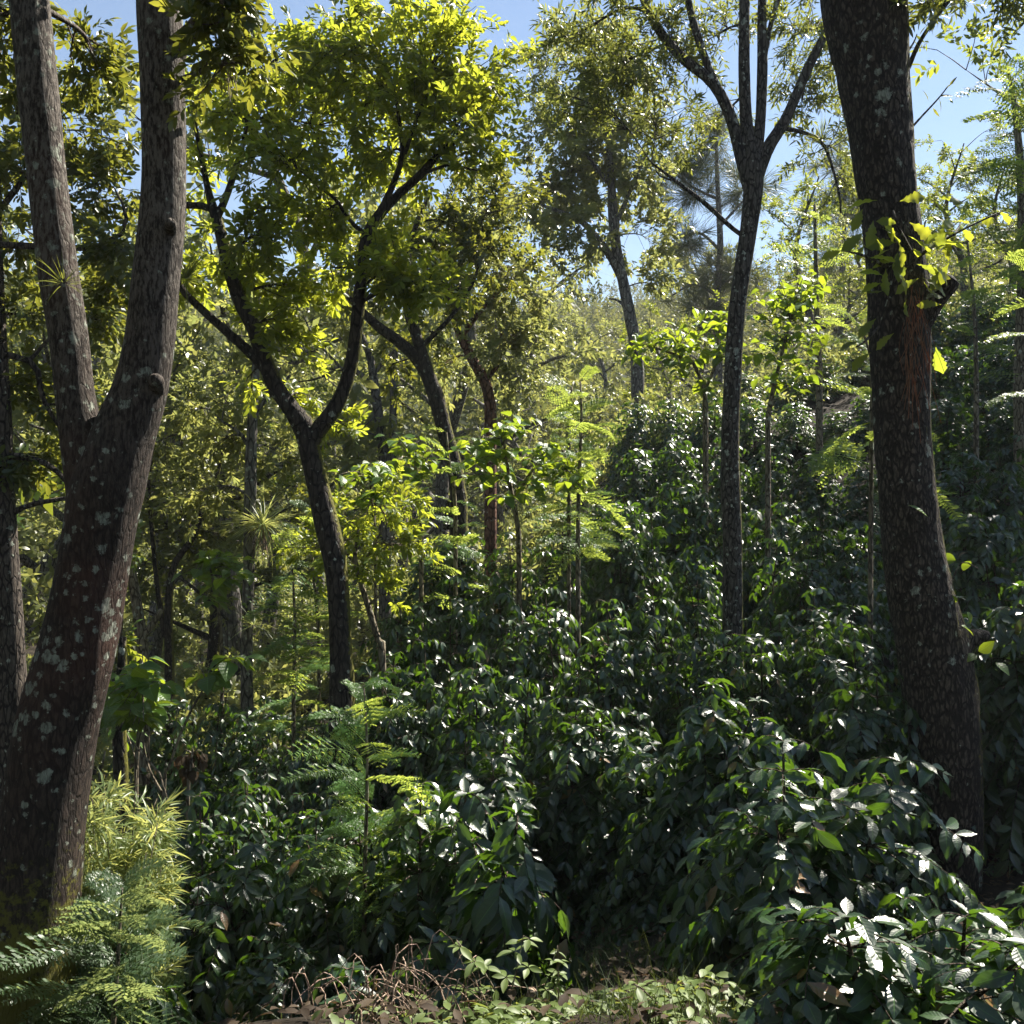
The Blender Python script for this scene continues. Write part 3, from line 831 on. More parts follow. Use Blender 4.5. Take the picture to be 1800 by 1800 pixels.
# --- forked oak left of centre, yellow green crown
tree("forked_oak", "dark forked oak left of centre carrying glowing yellow-green leaves", 9,
     [[(602, 1240, 44), (600, 1150, 38), (596, 1060, 36), (590, 990, 40), (572, 910, 42), (556, 840, 36), (542, 780, 36), (536, 752, 40), (510, 715, 30), (488, 685, 30), (466, 635, 28), (446, 575, 26), (420, 525, 24), (398, 450, 22), (384, 395, 20), (376, 370, 18), (366, 335, 12), (352, 265, 9), (335, 180, 6)],
      [(546, 775, 34), (562, 752, 30), (586, 722, 27), (606, 680, 25), (621, 620, 23), (632, 520, 22), (642, 430, 22), (656, 392, 20), (692, 350, 16), (738, 308, 14), (775, 268, 10), (830, 230, 6)],
      [(652, 400, 15), (682, 345, 12), (706, 280, 10), (704, 230, 8), (690, 150, 6), (650, 60, 4)],
      [(712, 270, 8), (740, 190, 7), (780, 110, 5), (820, 40, 3)],
      [(478, 660, 22), (440, 620, 18), (395, 580, 15), (345, 535, 13), (318, 505, 12), (290, 450, 8)],
      [(380, 385, 15), (398, 345, 12), (416, 290, 10), (432, 230, 7), (440, 130, 5)],
      [(380, 370, 14), (345, 360, 12), (310, 360, 12), (250, 340, 8)],
      [(640, 410, 9), (612, 385, 7), (590, 350, 6), (560, 330, 4)]],
     [(400, 200, 0, 80, 80, 50), (360, 320, .2, 60, 60, 26), (480, 270, -.3, 80, 90, 54), (470, 410, -.2, 80, 70, 60), (560, 380, .3, 70, 80, 50), (560, 220, .2, 90, 90, 70), (480, 110, .3, 100, 80, 60), (580, 90, 0, 90, 70, 50),
      (650, 160, .2, 110, 110, 80), (740, 120, 0, 110, 110, 90), (680, 270, .2, 100, 80, 70), (800, 220, -.2, 100, 100, 70), (840, 300, -.3, 60, 50, 30), (840, 150, .3, 70, 70, 44), (740, 50, .2, 100, 50, 40), (650, 20, .3, 80, 40, 30),
      (680, 470, -.4, 70, 50, 44), (750, 500, -.4, 60, 40, 30), (720, 440, .2, 60, 40, 22), (420, 480, .3, 50, 50, 20), (530, 500, .4, 60, 50, 26), (580, 470, .2, 40, 60, 18), (480, 560, -.2, 40, 40, 16), (505, 620, .2, 40, 40, 16), (530, 690, .3, 40, 30, 12), (600, 745, .2, 40, 26, 10), (440, 660, .2, 36, 36, 10), (350, 470, .3, 40, 40, 14), (440, 560, .3, 40, 40, 10)],
     B_dark, M_oak, oak_sp, .205, 14, sides=16, bump=.09, bscale=8, per=5)

# --- dark tree with two limbs behind it
tree("two_limbed_tree", "dark tree with two spreading limbs behind the bright saplings at centre", 13,
     [[(806, 910, 32), (804, 860, 28), (796, 810, 28), (782, 760, 28), (768, 700, 30), (752, 660, 26), (728, 625, 22), (700, 600, 20), (660, 570, 17), (630, 540, 12), (590, 500, 7)],
      [(762, 690, 26), (748, 640, 22), (732, 590, 20), (718, 548, 18), (712, 480, 14), (730, 400, 10), (760, 330, 6)],
      [(740, 610, 10), (790, 560, 8), (830, 500, 6), (850, 430, 4)],
      [(790, 880, 14), (788, 905, 12), (784, 930, 12)]],
     [(720, 420, 0, 90, 70, 60), (800, 400, .3, 90, 80, 60), (650, 520, .2, 60, 60, 30), (800, 510, .3, 70, 60, 40), (760, 590, .3, 50, 40, 18), (860, 440, .2, 70, 60, 40), (600, 480, 0, 60, 50, 26), (690, 640, .5, 40, 40, 12), (880, 350, .5, 70, 70, 40), (640, 440, .4, 60, 50, 24)],
     B_dark, M_dark, ova_sp, .24, 15, sides=14, bump=.08, per=5)

# --- reddish smooth barked tree
tree("red_barked_tree", "tree with peeling reddish bark and small pale leaves at centre", 15.5,
     [[(862, 760, 22), (860, 700, 20), (852, 670, 20), (838, 645, 18), (822, 615, 17), (806, 580, 15), (794, 540, 13), (790, 490, 11), (800, 420, 8), (790, 350, 5)],
      [(852, 670, 12), (868, 652, 8), (880, 640, 4)],
      [(812, 590, 10), (850, 540, 8), (890, 500, 6), (930, 470, 4)],
      [(792, 520, 8), (760, 470, 6), (740, 440, 4)]],
     [(830, 520, -.3, 70, 60, 46), (880, 580, -.2, 70, 60, 50), (880, 470, 0, 70, 50, 40), (820, 430, 0, 60, 60, 36), (900, 660, .2, 60, 40, 26), (940, 530, .4, 60, 50, 30), (780, 640, .6, 40, 40, 16), (860, 400, .3, 60, 60, 30)],
     B_red, M_pale, ova_sp, .28, 16, sides=12, per=5)

# --- tall centre tree with curved limb
tree("tall_centre_tree", "tall slender tree at upper centre with one limb curving off left", 22,
     [[(1120, 640, 24), (1108, 560, 22), (1096, 500, 20), (1084, 440, 19), (1078, 380, 18), (1074, 310, 13), (1068, 220, 10), (1060, 120, 6)],
      [(1092, 490, 14), (1072, 450, 13), (1050, 420, 12), (1025, 392, 10), (990, 374, 8), (950, 360, 5)],
      [(1080, 400, 9), (1110, 330, 7), (1140, 260, 5)],
      [(1076, 330, 8), (1030, 270, 6), (1000, 220, 4)],
      [(1108, 560, 6), (1090, 530, 5), (1070, 525, 3)]],
     [(1000, 300, 0, 90, 70, 70), (960, 350, .5, 70, 60, 44), (1060, 270, 0, 90, 80, 70), (1120, 320, .4, 70, 80, 60), (1020, 200, 0, 90, 70, 60), (1100, 190, .3, 80, 70, 50), (1140, 420, .5, 50, 60, 34), (1010, 410, -.5, 50, 50, 30), (1080, 100, 0, 100, 70, 44), (960, 230, .6, 70, 70, 40), (1150, 500, .4, 40, 60, 20), (930, 120, .5, 80, 60, 34), (1040, 350, .5, 60, 50, 30)],
     B_grey, M_pale, ova_sp, .40, 17, sides=12, per=6)

# --- slim double grey trunk with bare crooked boughs
tree("bare_bough_tree", "slim twin grey trunks with bare crooked boughs behind the forked oak", 18,
     [[(676, 850, 20), (672, 780, 18), (664, 720, 17), (656, 660, 15), (648, 620, 12), (620, 560, 8), (590, 520, 5)],
      [(686, 860, 16), (690, 760, 14), (692, 700, 13), (690, 660, 11), (700, 610, 8), (720, 560, 5)],
      [(660, 690, 9), (630, 655, 9), (590, 648, 8), (545, 640, 6), (510, 620, 4)],
      [(600, 648, 5), (570, 615, 5), (545, 580, 4), (530, 545, 2)],
      [(655, 660, 7), (690, 620, 6), (740, 590, 4)],
      [(590, 648, 4), (560, 665, 4), (520, 672, 2)],
      [(560, 612, 3), (540, 620, 3), (505, 600, 2)]],
     [(560, 560, 0, 70, 40, 12), (690, 590, .3, 60, 40, 16), (640, 580, .2, 50, 40, 10), (720, 680, .5, 40, 40, 10)],
     B_grey, M_pale, ova_sp, .4, 18, sides=10, per=3)

# --- trunk at the left edge
tree("edge_tree", "dark trunk at the left edge with level boughs, its foot caught by sun", 8.6,
     [[(22, 1290, 54), (22, 1180, 44), (18, 1080, 40), (12, 960, 36), (6, 840, 34), (2, 720, 32), (-6, 560, 28), (-10, 400, 24), (-10, 200, 18), (0, 0, 10)],
      [(16, 905, 12), (50, 888, 9), (90, 880, 8), (140, 870, 6), (170, 850, 4)],
      [(4, 800, 13), (50, 805, 12), (90, 820, 10), (120, 850, 8)],
      [(-6, 620, 11), (60, 640, 11), (75, 700, 9), (110, 760, 5)],
      [(-8, 430, 12), (40, 432, 12), (140, 436, 11), (220, 438, 9), (260, 420, 5)],
      [(160, 436, 8), (215, 410, 8), (220, 370, 6), (200, 330, 3)],
      [(-10, 380, 12), (30, 330, 10), (60, 280, 6), (90, 200, 4)]],
     [(40, 300, 0, 70, 80, 40), (160, 330, .2, 80, 70, 36), (120, 220, .3, 80, 70, 24), (200, 420, -.2, 60, 50, 26), (30, 440, .3, 60, 60, 24), (50, 560, .2, 60, 70, 30), (30, 680, .2, 50, 70, 36), (170, 560, .5, 50, 70, 30), (120, 720, .3, 50, 60, 26), (60, 800, .2, 60, 50, 24), (210, 250, .4, 60, 70, 34), (200, 500, .4, 40, 40, 20), (40, 140, .3, 70, 60, 30)],
     B_edge, M_dark, oak_sp, .22, 19, sides=14, per=5)

# --- trunk that carries the grass-like epiphyte
t12 = tree("epiphyte_tree", "thin straight trunk left of centre carrying a tufted grassy epiphyte", 12.2,
     [[(434, 1240, 22), (434, 1150, 20), (436, 1050, 20), (438, 960, 20), (440, 860, 20), (442, 780, 18), (446, 700, 15), (452, 600, 11), (455, 480, 6)],
      [(442, 790, 8), (420, 760, 6), (390, 740, 4)],
      [(444, 730, 8), (480, 690, 6), (510, 660, 4)]],
     [(400, 690, .3, 60, 60, 34), (470, 640, .5, 60, 60, 26), (380, 780, .5, 60, 60, 34), (480, 790, .7, 50, 60, 26), (350, 860, .7, 60, 50, 26), (330, 720, .8, 50, 60, 26), (420, 570, .6, 60, 60, 22)],
     B_grey, M_pale, ova_sp, .27, 20, sides=12, per=5)

# --- slim cut trunk lit by the sun, and the dark slim ones behind
tree("cut_slim_tree", "slim sunlit trunk with a stubby side branch right of the twin lichen trunks", 10.5,
     [[(252, 1200, 22), (248, 1120, 20), (240, 1060, 18), (232, 1010, 16), (224, 975, 14)],
      [(250, 1120, 14), (264, 1104, 12), (276, 1085, 11), (284, 1072, 9)],
      [(210, 1150, 7), (213, 1100, 6), (216, 1050, 5)]],
     [(235, 960, .1, 26, 20, 5)], B_pale, M_green, ova_sp, .24, 21, sides=12, per=3)
tree("dark_slim_tree", "dark slim crooked tree in the shaded gap beside the cut slim trunk", 15,
     [[(298, 1180, 16), (296, 1100, 14), (298, 1040, 13), (308, 990, 12), (336, 950, 11), (350, 920, 10), (360, 880, 9), (380, 840, 7), (395, 780, 5)],
      [(290, 1120, 10), (276, 1020, 9), (268, 940, 8), (262, 860, 6), (270, 780, 4)],
      [(345, 940, 6), (320, 900, 5), (300, 850, 4)], [(310, 1010, 6), (360, 1050, 6), (400, 1090, 5)]],
     [(380, 850, .3, 60, 60, 34), (300, 820, .4, 60, 70, 40), (270, 760, .5, 60, 60, 30), (340, 760, .5, 60, 60, 30), (330, 930, .8, 60, 50, 26), (400, 940, .8, 60, 50, 20), (280, 1000, .8, 50, 50, 14), (370, 1040, 1, 50, 40, 14)],
     B_dark, M_pale, ova_sp, .30, 22, sides=10, per=5)
tree("shaded_stump_tree", "short dark trunk in shade behind the twin lichen trunks' right side", 8,
     [[(212, 1400, 26), (211, 1330, 24), (210, 1270, 23), (214, 1200, 20), (216, 1120, 12)]],
     [(200, 1130, .2, 30, 30, 8)], B_dark, M_green, ova_sp, .28, 23, sides=14, per=3)
# --- leaning pole with the bright crown in front of the oak
tree("leaning_sapling", "leaning pale sapling with bright yellow-green crown right of the forked oak", 9.4,
     [[(672, 1160, 13), (664, 1125, 12), (650, 1075, 11), (636, 1030, 10), (624, 985, 8), (630, 930, 5)],
      [(632, 1010, 5), (655, 960, 4), (680, 920, 3)], [(630, 1000, 5), (600, 960, 4), (580, 920, 3)]],
     [(650, 880, 0, 80, 60, 26), (610, 950, .3, 60, 50, 14), (690, 960, .1, 60, 60, 24), (650, 1000, .1, 60, 40, 14), (690, 1040, -.1, 40, 40, 10), (700, 880, .3, 50, 50, 16), (550, 900, .5, 50, 50, 12), (545, 970, .5, 40, 60, 12)],
     B_pale, M_yellow, ova_sp, .20, 24, sides=8, per=5)

# --- pines far behind
def pine(label, Y0, limbs, blobs, seed):
    return tree("pine_tree", label, Y0, limbs, blobs, B_grey, M_pine, pine_sp, .8, seed, sides=8, per=5)
pine("hazy pine with open tufted boughs behind the four limbed tree", 34,
     [[(1262, 640, 16), (1260, 540, 14), (1266, 440, 12), (1262, 340, 9), (1258, 240, 5)],
      [(1262, 520, 6), (1220, 500, 5), (1180, 520, 3)], [(1266, 440, 6), (1230, 410, 5), (1190, 420, 3)], [(1262, 350, 6), (1220, 330, 4), (1180, 300, 3)], [(1264, 400, 6), (1300, 360, 4), (1330, 330, 3)], [(1264, 500, 5), (1310, 480, 4), (1340, 470, 2)]],
     [(1180, 520, 0, 46, 26, 26), (1200, 430, 0, 40, 24, 20), (1190, 310, 0, 50, 34, 28), (1260, 250, 0, 50, 40, 30), (1310, 330, 0, 40, 40, 24), (1240, 340, 0, 50, 30, 22), (1300, 480, 0, 40, 26, 18), (1250, 480, .5, 40, 40, 20), (1230, 540, 0, 40, 30, 16)], 31)
pine("fading pine top beside the leftmost fork of the thick furrowed trunk", 38,
     [[(1480, 640, 14), (1480, 500, 11), (1484, 380, 7), (1486, 270, 4)], [(1480, 420, 5), (1450, 390, 3)], [(1484, 380, 5), (1510, 340, 3)]],
     [(1485, 290, 0, 40, 40, 26), (1460, 380, 0, 40, 30, 20), (1510, 350, 0, 36, 36, 18), (1480, 450, 0, 50, 30, 20)], 32)
pine("soft grey pine between the twin lichen trunks and the forked oak", 30,
     [[(350, 900, 14), (345, 760, 12), (340, 640, 8), (338, 560, 4)], [(344, 720, 4), (380, 690, 3)], [(342, 660, 4), (310, 640, 3)]],
     [(340, 610, 0, 36, 40, 22), (380, 690, 0, 40, 30, 22), (310, 660, 0, 40, 30, 20), (360, 760, 0, 60, 40, 26), (400, 640, .4, 40, 30, 16)], 33)

# ------------------------------------------------------------------ background trees grown by rule, then copied
def grown_tree(name, seed, H, leaf_m, sprigs, size, bark_m, nl=10, per=7, low=.3, spread=.36):
    r = np.random.default_rng(seed)
    gt, gl = Geo(), Geo()
    tr = catmull(np.array([(0, 0, -.5, .022 * H), (r.normal(0, .02) * H, r.normal(0, .02) * H, .33 * H, .017 * H), (r.normal(0, .05) * H, r.normal(0, .05) * H, .66 * H, .011 * H), (r.normal(0, .06) * H, r.normal(0, .06) * H, H, .003 * H)]), 24)
    tube(gt, tr[:, :3], tr[:, 3], 9, .06, 4, seed)
    PP, DD = [], []
    for i in range(nl):
        f = low + (1 - low) * (i + r.random()) / nl
        b = tr[min(23, int(f * 23))]
        az = i * 2.4 + r.normal(0, .4)
        Ln = H * spread * (1 - .45 * f) * r.uniform(.7, 1.15)
        e = b[:3] + np.array([math.cos(az), math.sin(az), r.uniform(.25, .8)]) * Ln
        mid = (b[:3] + e) / 2 + r.normal(0, .06, 3) * Ln + [0, 0, .05 * Ln]
        lp = catmull([b[:3], mid, e], 10)
        tube(gt, lp, np.linspace(b[3] * .6, .006, 10), 6)
        for j in range(7):
            k0 = lp[r.integers(4, 10)]
            q = norm(r.normal(0, 1, 3)) * r.uniform(.18, .5) * Ln * np.array([1, 1, .75]) + [0, 0, .06 * Ln]
            tw = catmull([k0, k0 + q * .5 + r.normal(0, .04, 3) * Ln, k0 + q], 6)
            tube(gt, tw, np.linspace(.012, .004, 6), 4)
            fi = r.uniform(.3, 1, per); ii = np.clip((fi * 5).astype(int), 0, 4)
            PP.append(tw[ii] + (tw[ii + 1] - tw[ii]) * (fi * 5 - ii)[:, None] + r.normal(0, .05, (per, 3)) * Ln)
            DD.append(norm(norm(q) + r.normal(0, .8, (per, 3))))
    PP, DD = np.concatenate(PP), np.concatenate(DD)
    pk = r.integers(0, len(sprigs), len(PP))
    for k, T in enumerate(sprigs):
        s_ = pk == k
        gl.inst(T, PP[s_], frames(DD[s_], r.normal(0, .5, (s_.sum(), 3)) + [0, 0, 1]), size * r.uniform(.75, 1.3, s_.sum()))
    root = thing(name, "", "tree", (0, 0, 0))
    gt.link("trunk", bark_m, root)
    gl.link("crown", leaf_m, root)
    return root

GB = "trees of the wood behind the coffee"
protoA = grown_tree("broadleaf_tree", 201, 10, M_pale, far_sp, .5, B_grey, 12, 6, .22)
protoB = grown_tree("broadleaf_tree", 202, 9, M_dark, far_sp, .5, B_dark, 12, 6, .18)
protoC = grown_tree("broadleaf_tree", 203, 11, M_green, far_sp, .5, B_grey, 13, 6, .25)
protoD = grown_tree("added_shade_tree", 204, 12, M_nar, nar_sp, .45, B_limb, 12, 5, .5, .4)  # model for the unseen tree added to shade the slope
first = {}
def put_tree(p, u, v_top, Y, label, group=GB, xy=None, H=None):
    base_h = {protoA.name: 10, protoB.name: 9, protoC.name: 11, protoD.name: 12}[p.name]
    if xy is None:
        q = P(u, v_top, Y); x, y = q[0], q[1]
        z = gz(x, y); s_ = max(.3, (q[2] - z) / base_h)
    else:
        x, y = xy; z = gz(x, y); s_ = H / base_h
    rot = (0, 0, br.uniform(0, 6.28))
    ss = (s_ ** .7 if s_ > 1 else s_ ** .85,) * 2 + (s_,)
    if p.name not in first:
        first[p.name] = 1
        p.location = (x, y, z); p.rotation_euler = rot; p.scale = ss
        tag(p, label, "tree", group)
    else:
        dup(p, (x, y, z), rot, ss, label, group)

put_tree(protoA, 60, 480, 15, "leafy tree filling the gap behind the trunk at the left edge")
put_tree(protoA, 190, 420, 17, "leafy tree seen in the fork of the twin lichen trunks")
put_tree(protoA, 20, 640, 26, "pale green tree in sun at the far left behind the edge trunk")
put_tree(protoA, 250, 380, 24, "pale speckled tree just right of the twin lichen trunks")
put_tree(protoB, 360, 690, 20, "shaded bushy tree behind the grassy epiphyte's trunk")
put_tree(protoA, 460, 560, 26, "pale tree behind the forked oak's left limb")
put_tree(protoA, 560, 640, 30, "grey-green tree seen under the forked oak's fork")
put_tree(protoC, 600, 720, 22, "sunlit green tree low behind the forked oak's trunk")
put_tree(protoA, 690, 600, 28, "speckled pale tree behind the slim twin grey trunks")
put_tree(protoA, 780, 360, 24, "tall pale tree behind the two limbed dark tree")
put_tree(protoA, 890, 330, 27, "tall airy tree left of the tall slender centre tree")
put_tree(protoA, 920, 620, 34, "small hazy tree in the bright gap at centre")
put_tree(protoA, 1040, 560, 44, "spreading hazy tree with thin rays of branches at centre")
put_tree(protoA, 1225, 430, 36, "hazy fine-leaved tree just left of the four limbed trunk")
put_tree(protoC, 1180, 560, 25, "yellow-green tree at the hill's shoulder right of the tall centre tree")
put_tree(protoA, 130, 860, 20, "low tree in the valley below the twin trunks' fork")
put_tree(protoC, 60, 900, 30, "sunlit low tree in the valley at far left")
put_tree(protoC, 330, 900, 32, "sunlit low tree in the valley right of the twin trunks")
put_tree(protoC, 1420, 330, 25, "yellow-green leafy tree on the hilltop between the two right trunks")
put_tree(protoC, 1630, 310, 28, "bright fine-leaved tree on the hilltop close right of the furrowed trunk")
put_tree(protoC, 1775, 290, 24.5, "bright leafy tree at the right edge on the hilltop")
put_tree(protoA, 1495, 400, 30, "pale leafy tree on the hilltop close left of the furrowed trunk")
put_tree(protoC, 1690, 270, 25.5, "bright leafy tree on the hilltop right of the thick furrowed trunk")
for x, y, h, lab in [(15.5, 19.5, 13, "unseen tall tree high on the right slope, added to shade the coffee")]:
    put_tree(protoD, 0, 0, 0, lab, "unseen trees added to shade the coffee", (x, y), h)  # out of frame, added to block sun from the coffee slope
for x, y, h, lab in [(17, 23, 13, "unseen leafy tree added for shade on the hilltop right of the picture, farthest back"), (18.5, 18, 13, "unseen leafy tree added for shade on the hilltop right of the picture, nearest"), (13.2, 19.5, 12, "unseen leafy tree added to shade the coffee rows, just outside the right edge")]:
    put_tree(protoC, 0, 0, 0, lab, "unseen trees added to shade the coffee", (x, y), h)  # unseen too, set so their crowns darken the right hillside and middle rows
for i, (x, y, h) in enumerate([(-13, -3, 10), (-9, -7, 12), (-5.5, -5, 10), (-2, -8, 12), (1.5, -5.5, 10), (5, -8, 12), (8.5, -5, 10), (12.5, -8, 12), (-16, 4, 11), (0, -13, 14), (-8, -14, 14), (9, -14, 14), (-10, 5, 12), (-9.5, 10, 12), (-6, 1, 11), (-14, 12, 12)]):
    put_tree([protoB, protoC, protoB][i % 3], 0, 0, 0, "leafy tree of the surrounding wood standing outside the picture", "trees outside the picture", (x, y), h)
put_tree(protoC, 1560, 400, 26, "leafy hilltop tree right behind the thick furrowed trunk")
put_tree(protoA, 440, 40, 19, "tall tree whose speckled top shows above the forked oak's left side")
# ------------------------------------------------------------------ feathery saplings
def feathery(name, label, Y0, stem, tops, nfr, L, seed, hi=True, leaf_m=None, stem_m=None, group="feathery saplings among the coffee", up=.5):
    """stem: pixel path from foot to tip; tops: fraction of the stem where fronds begin"""
    r = np.random.default_rng(seed)
    gs, gl = Geo(), Geo()
    wp = limb_world(stem, Y0)
    zg = gz(wp[0, 0], wp[0, 1])
    base = np.array([wp[0, 0], wp[0, 1], zg])
    if wp[0, 2] > zg:
        lo = wp[0].copy(); lo[2] = zg - .1
        wp = np.vstack([lo, wp])
    path = catmull(wp, 24)
    path[:, 3] = np.maximum(path[:, 3], .003)
    tube(gs, path[:, :3], path[:, 3], 6)
    T = frond_hi if hi else frond_lo
    f = np.linspace(tops, 1, nfr)
    pos = path[np.clip((f * 23).astype(int), 0, 23), :3]
    az = np.arange(nfr) * 2.4 + r.normal(0, .3, nfr)
    d = np.stack([np.cos(az), np.sin(az), up * (.6 + .9 * (f - tops) / (1 - tops + 1e-6)) + r.normal(.15, .25, nfr)], -1)
    pk = r.integers(0, len(T), nfr)
    for k in range(len(T)):
        s_ = pk == k
        gl.inst(T[k], pos[s_], frames(norm(d[s_]), np.array([0, 0, 1.0]) + r.normal(0, .3, d[s_].shape)), L * r.uniform(.55, 1.15, s_.sum()) * (1 - .35 * f[s_] ** 3))
    root = thing(name, label, "sapling", base, group)
    gs.link("stem", stem_m or B_pale, root, base)
    gl.link("fronds", leaf_m or M_feather, root, base)
    return root

feathery("feathery_sapling", "feathery sapling on a thin pale stem amid the coffee at lower centre left", 5.4, [(640, 1640, 9), (642, 1500, 8), (645, 1400, 7), (645, 1300, 5), (640, 1210, 3)], .5, 30, .52, 301)
feathery("feathery_sapling", "bright feathery sapling left of the forked oak's trunk", 9.5, [(516, 1260, 8), (518, 1150, 7), (518, 1080, 6), (514, 1000, 3)], .5, 30, .62, 302)
feathery("feathery_sapling", "tall slim feathery sapling standing on the ridge of coffee at centre", 11, [(1016, 1030, 9), (1016, 940, 8), (1018, 840, 7), (1022, 740, 5), (1020, 670, 3)], .55, 40, .62, 303)
feathery("feathery_sapling", "slim pole sapling close against the left of the thick furrowed trunk", 8.5, [(1530, 1040, 9), (1531, 900, 8), (1532, 750, 7), (1530, 620, 5), (1500, 560, 3)], .7, 14, .8, 304)
feathery("feathery_sapling", "slim feathery sapling on the dark slope right of the thick trunk", 13, [(1716, 720, 9), (1716, 640, 8), (1712, 540, 6), (1700, 420, 3)], .6, 16, .7, 305, hi=False)
feathery("feathery_sapling", "feathery yellow-lit sapling at the right edge beside the sawn stub", 5.2, [(1850, 1100, 10), (1846, 800, 9), (1840, 560, 7), (1830, 430, 4)], .78, 14, .38, 306)
feathery("feathery_sapling", "tall feathery tree at the top right corner against open sky", 14, [(1796, 640, 26), (1800, 500, 22), (1796, 330, 16), (1785, 200, 10), (1770, 110, 4)], .45, 60, 1.1, 307, hi=False)
feathery("feathery_sapling", "feathery young tree beyond the four limbed tree's right side", 15, [(1440, 680, 12), (1436, 560, 10), (1432, 360, 5)], .6, 30, .85, 309, hi=False)
feathery("feathery_sapling", "small feathery sapling beside the epiphyte trunk", 10.5, [(560, 1130, 7), (550, 1000, 6), (545, 900, 3)], .5, 26, .7, 310, hi=False)
feathery("feathery_sapling", "feathery sapling in sun behind the bright broad-leaved saplings", 14, [(1000, 860, 9), (1000, 760, 7), (1005, 680, 4)], .4, 34, .7, 311, hi=False)
feathery("feathery_sapling", "pale feathery sapling low in sun behind the leaning sapling", 12, [(800, 900, 8), (790, 820, 6), (785, 760, 3)], .3, 26, .7, 312, hi=False)
# lacy fern at the lower left
feathery("lacy_fern", "lacy grey-green fern shrub under the bamboo clump at bottom left", 4.3, [(200, 1790, 10), (205, 1720, 8), (210, 1640, 6), (215, 1560, 3)], .12, 46, .5, 313, leaf_m=M_fern, group="ferns at the left", up=.7)
feathery("lacy_fern", "small ladder-leaved fern between the twin trunks and the shaded stump", 6.5, [(175, 1400, 6), (178, 1360, 5), (185, 1320, 3)], .2, 12, .42, 314, leaf_m=M_fern, group="ferns at the left", up=.9)

# ------------------------------------------------------------------ bamboo clump
r = np.random.default_rng(41)
gs, gl = Geo(), Geo()
bx = P(190, 1700, 4.9); bz = gz(bx[0], bx[1]); bb = np.array([bx[0], bx[1], bz])
PP, DD = [], []
for i in range(38):
    top = P(r.uniform(140, 285), r.uniform(1350, 1560), 4.9 + r.normal(0, .22))
    foot = bb + np.array([r.normal(0, .15), r.normal(0, .15), -.1])
    path = catmull([foot, (foot + top) / 2 + [r.normal(0, .06), r.normal(0, .06), .15], top], 14)
    tube(gs, path, np.linspace(.006, .002, 14), 4)
    k = 46
    f = r.uniform(.3, 1, k); ii = np.clip((f * 13).astype(int), 0, 12)
    PP.append(path[ii] + (path[ii + 1] - path[ii]) * (f * 13 - ii)[:, None])
    DD.append(norm(r.normal(0, 1, (k, 3)) * [1, 1, .4] + [.25, 0, .25]))
PP, DD = np.concatenate(PP), np.concatenate(DD)
pk = r.integers(0, 3, len(PP))
for k in range(3):
    s_ = pk == k
    gl.inst(bam_sp[k], PP[s_], frames(DD[s_], r.normal(0, .5, (s_.sum(), 3)) + [0, 0, 1]), r.uniform(.085, .16, s_.sum()))
root = thing("bamboo_clump", "sunlit clump of fine bamboo leaves right of the mossy twin-trunk foot", "bamboo", bb)
gs.link("canes", B_pale, root, bb); gl.link("foliage", M_bam, root, bb)

# ------------------------------------------------------------------ broad-leaved saplings
def broad(name, label, Y0, stems, tips, size, seed, n=9, leaf_m=None, stem_m=None, group="broad-leaved saplings in the sun", cat="sapling", droop=-.25):
    """stems: pixel paths; tips: (u, v, dY, leaves) leaf rosettes hung on the nearest stem point"""
    r = np.random.default_rng(seed)
    gs, gl = Geo(), Geo()
    sk = []
    for i, s_ in enumerate(stems):
        wp = limb_world(s_, Y0)
        if i == 0:
            zg = gz(wp[0, 0], wp[0, 1]); base = np.array([wp[0, 0], wp[0, 1], zg])
            lo = wp[0].copy(); lo[2] = min(zg - .1, lo[2] - .05); wp = np.vstack([lo, wp])
        p_ = catmull(wp, 16); p_[:, 3] = np.maximum(p_[:, 3], .002)
        tube(gs, p_[:, :3], p_[:, 3], 6)
        sk.append(p_)
    sk = np.concatenate(sk)
    for (u, v, dY, k) in tips:
        c_ = P(u, v, Y0 + dY)
        s0 = sk[np.linalg.norm(sk[:, :3] - c_, axis=1).argmin(), :3]
        tw = catmull([s0, (s0 + c_) / 2 + [0, 0, .05], c_], 6)
        tube(gs, tw, np.linspace(.006, .003, 6), 4)
        f = r.uniform(.3, 1, k); ii = np.clip((f * 5).astype(int), 0, 4)
        pp = tw[ii] + (tw[ii + 1] - tw[ii]) * (f * 5 - ii)[:, None]
        az = np.arange(k) * 2.4 + r.normal(0, .4, k)
        dd = np.stack([np.cos(az), np.sin(az), r.normal(droop, .3, k)], -1)
        gl.inst(bro_leaf, pp + norm(dd) * size * .25, frames(norm(dd), np.array([0, 0, 1]) + r.normal(0, .3, (k, 3))), size * r.uniform(.4, 1.05, k))
    root = thing(name, label, cat, base, group)
    gs.link("stem", stem_m or B_pale, root, base); gl.link("leaves", leaf_m or M_broad, root, base)
    return root

def spread_tips(u, v, ru, rv, n, seed, k=6, dy=.5):
    n = int(n * 1.5); ru *= 1.2; rv *= 1.25
    r = np.random.default_rng(seed)
    a = r.uniform(0, 6.28, n); q = np.sqrt(r.uniform(0, 1, n))
    return [(u + ru * x * math.cos(b), v + rv * x * math.sin(b), r.normal(0, dy), k) for x, b in zip(q, a)]

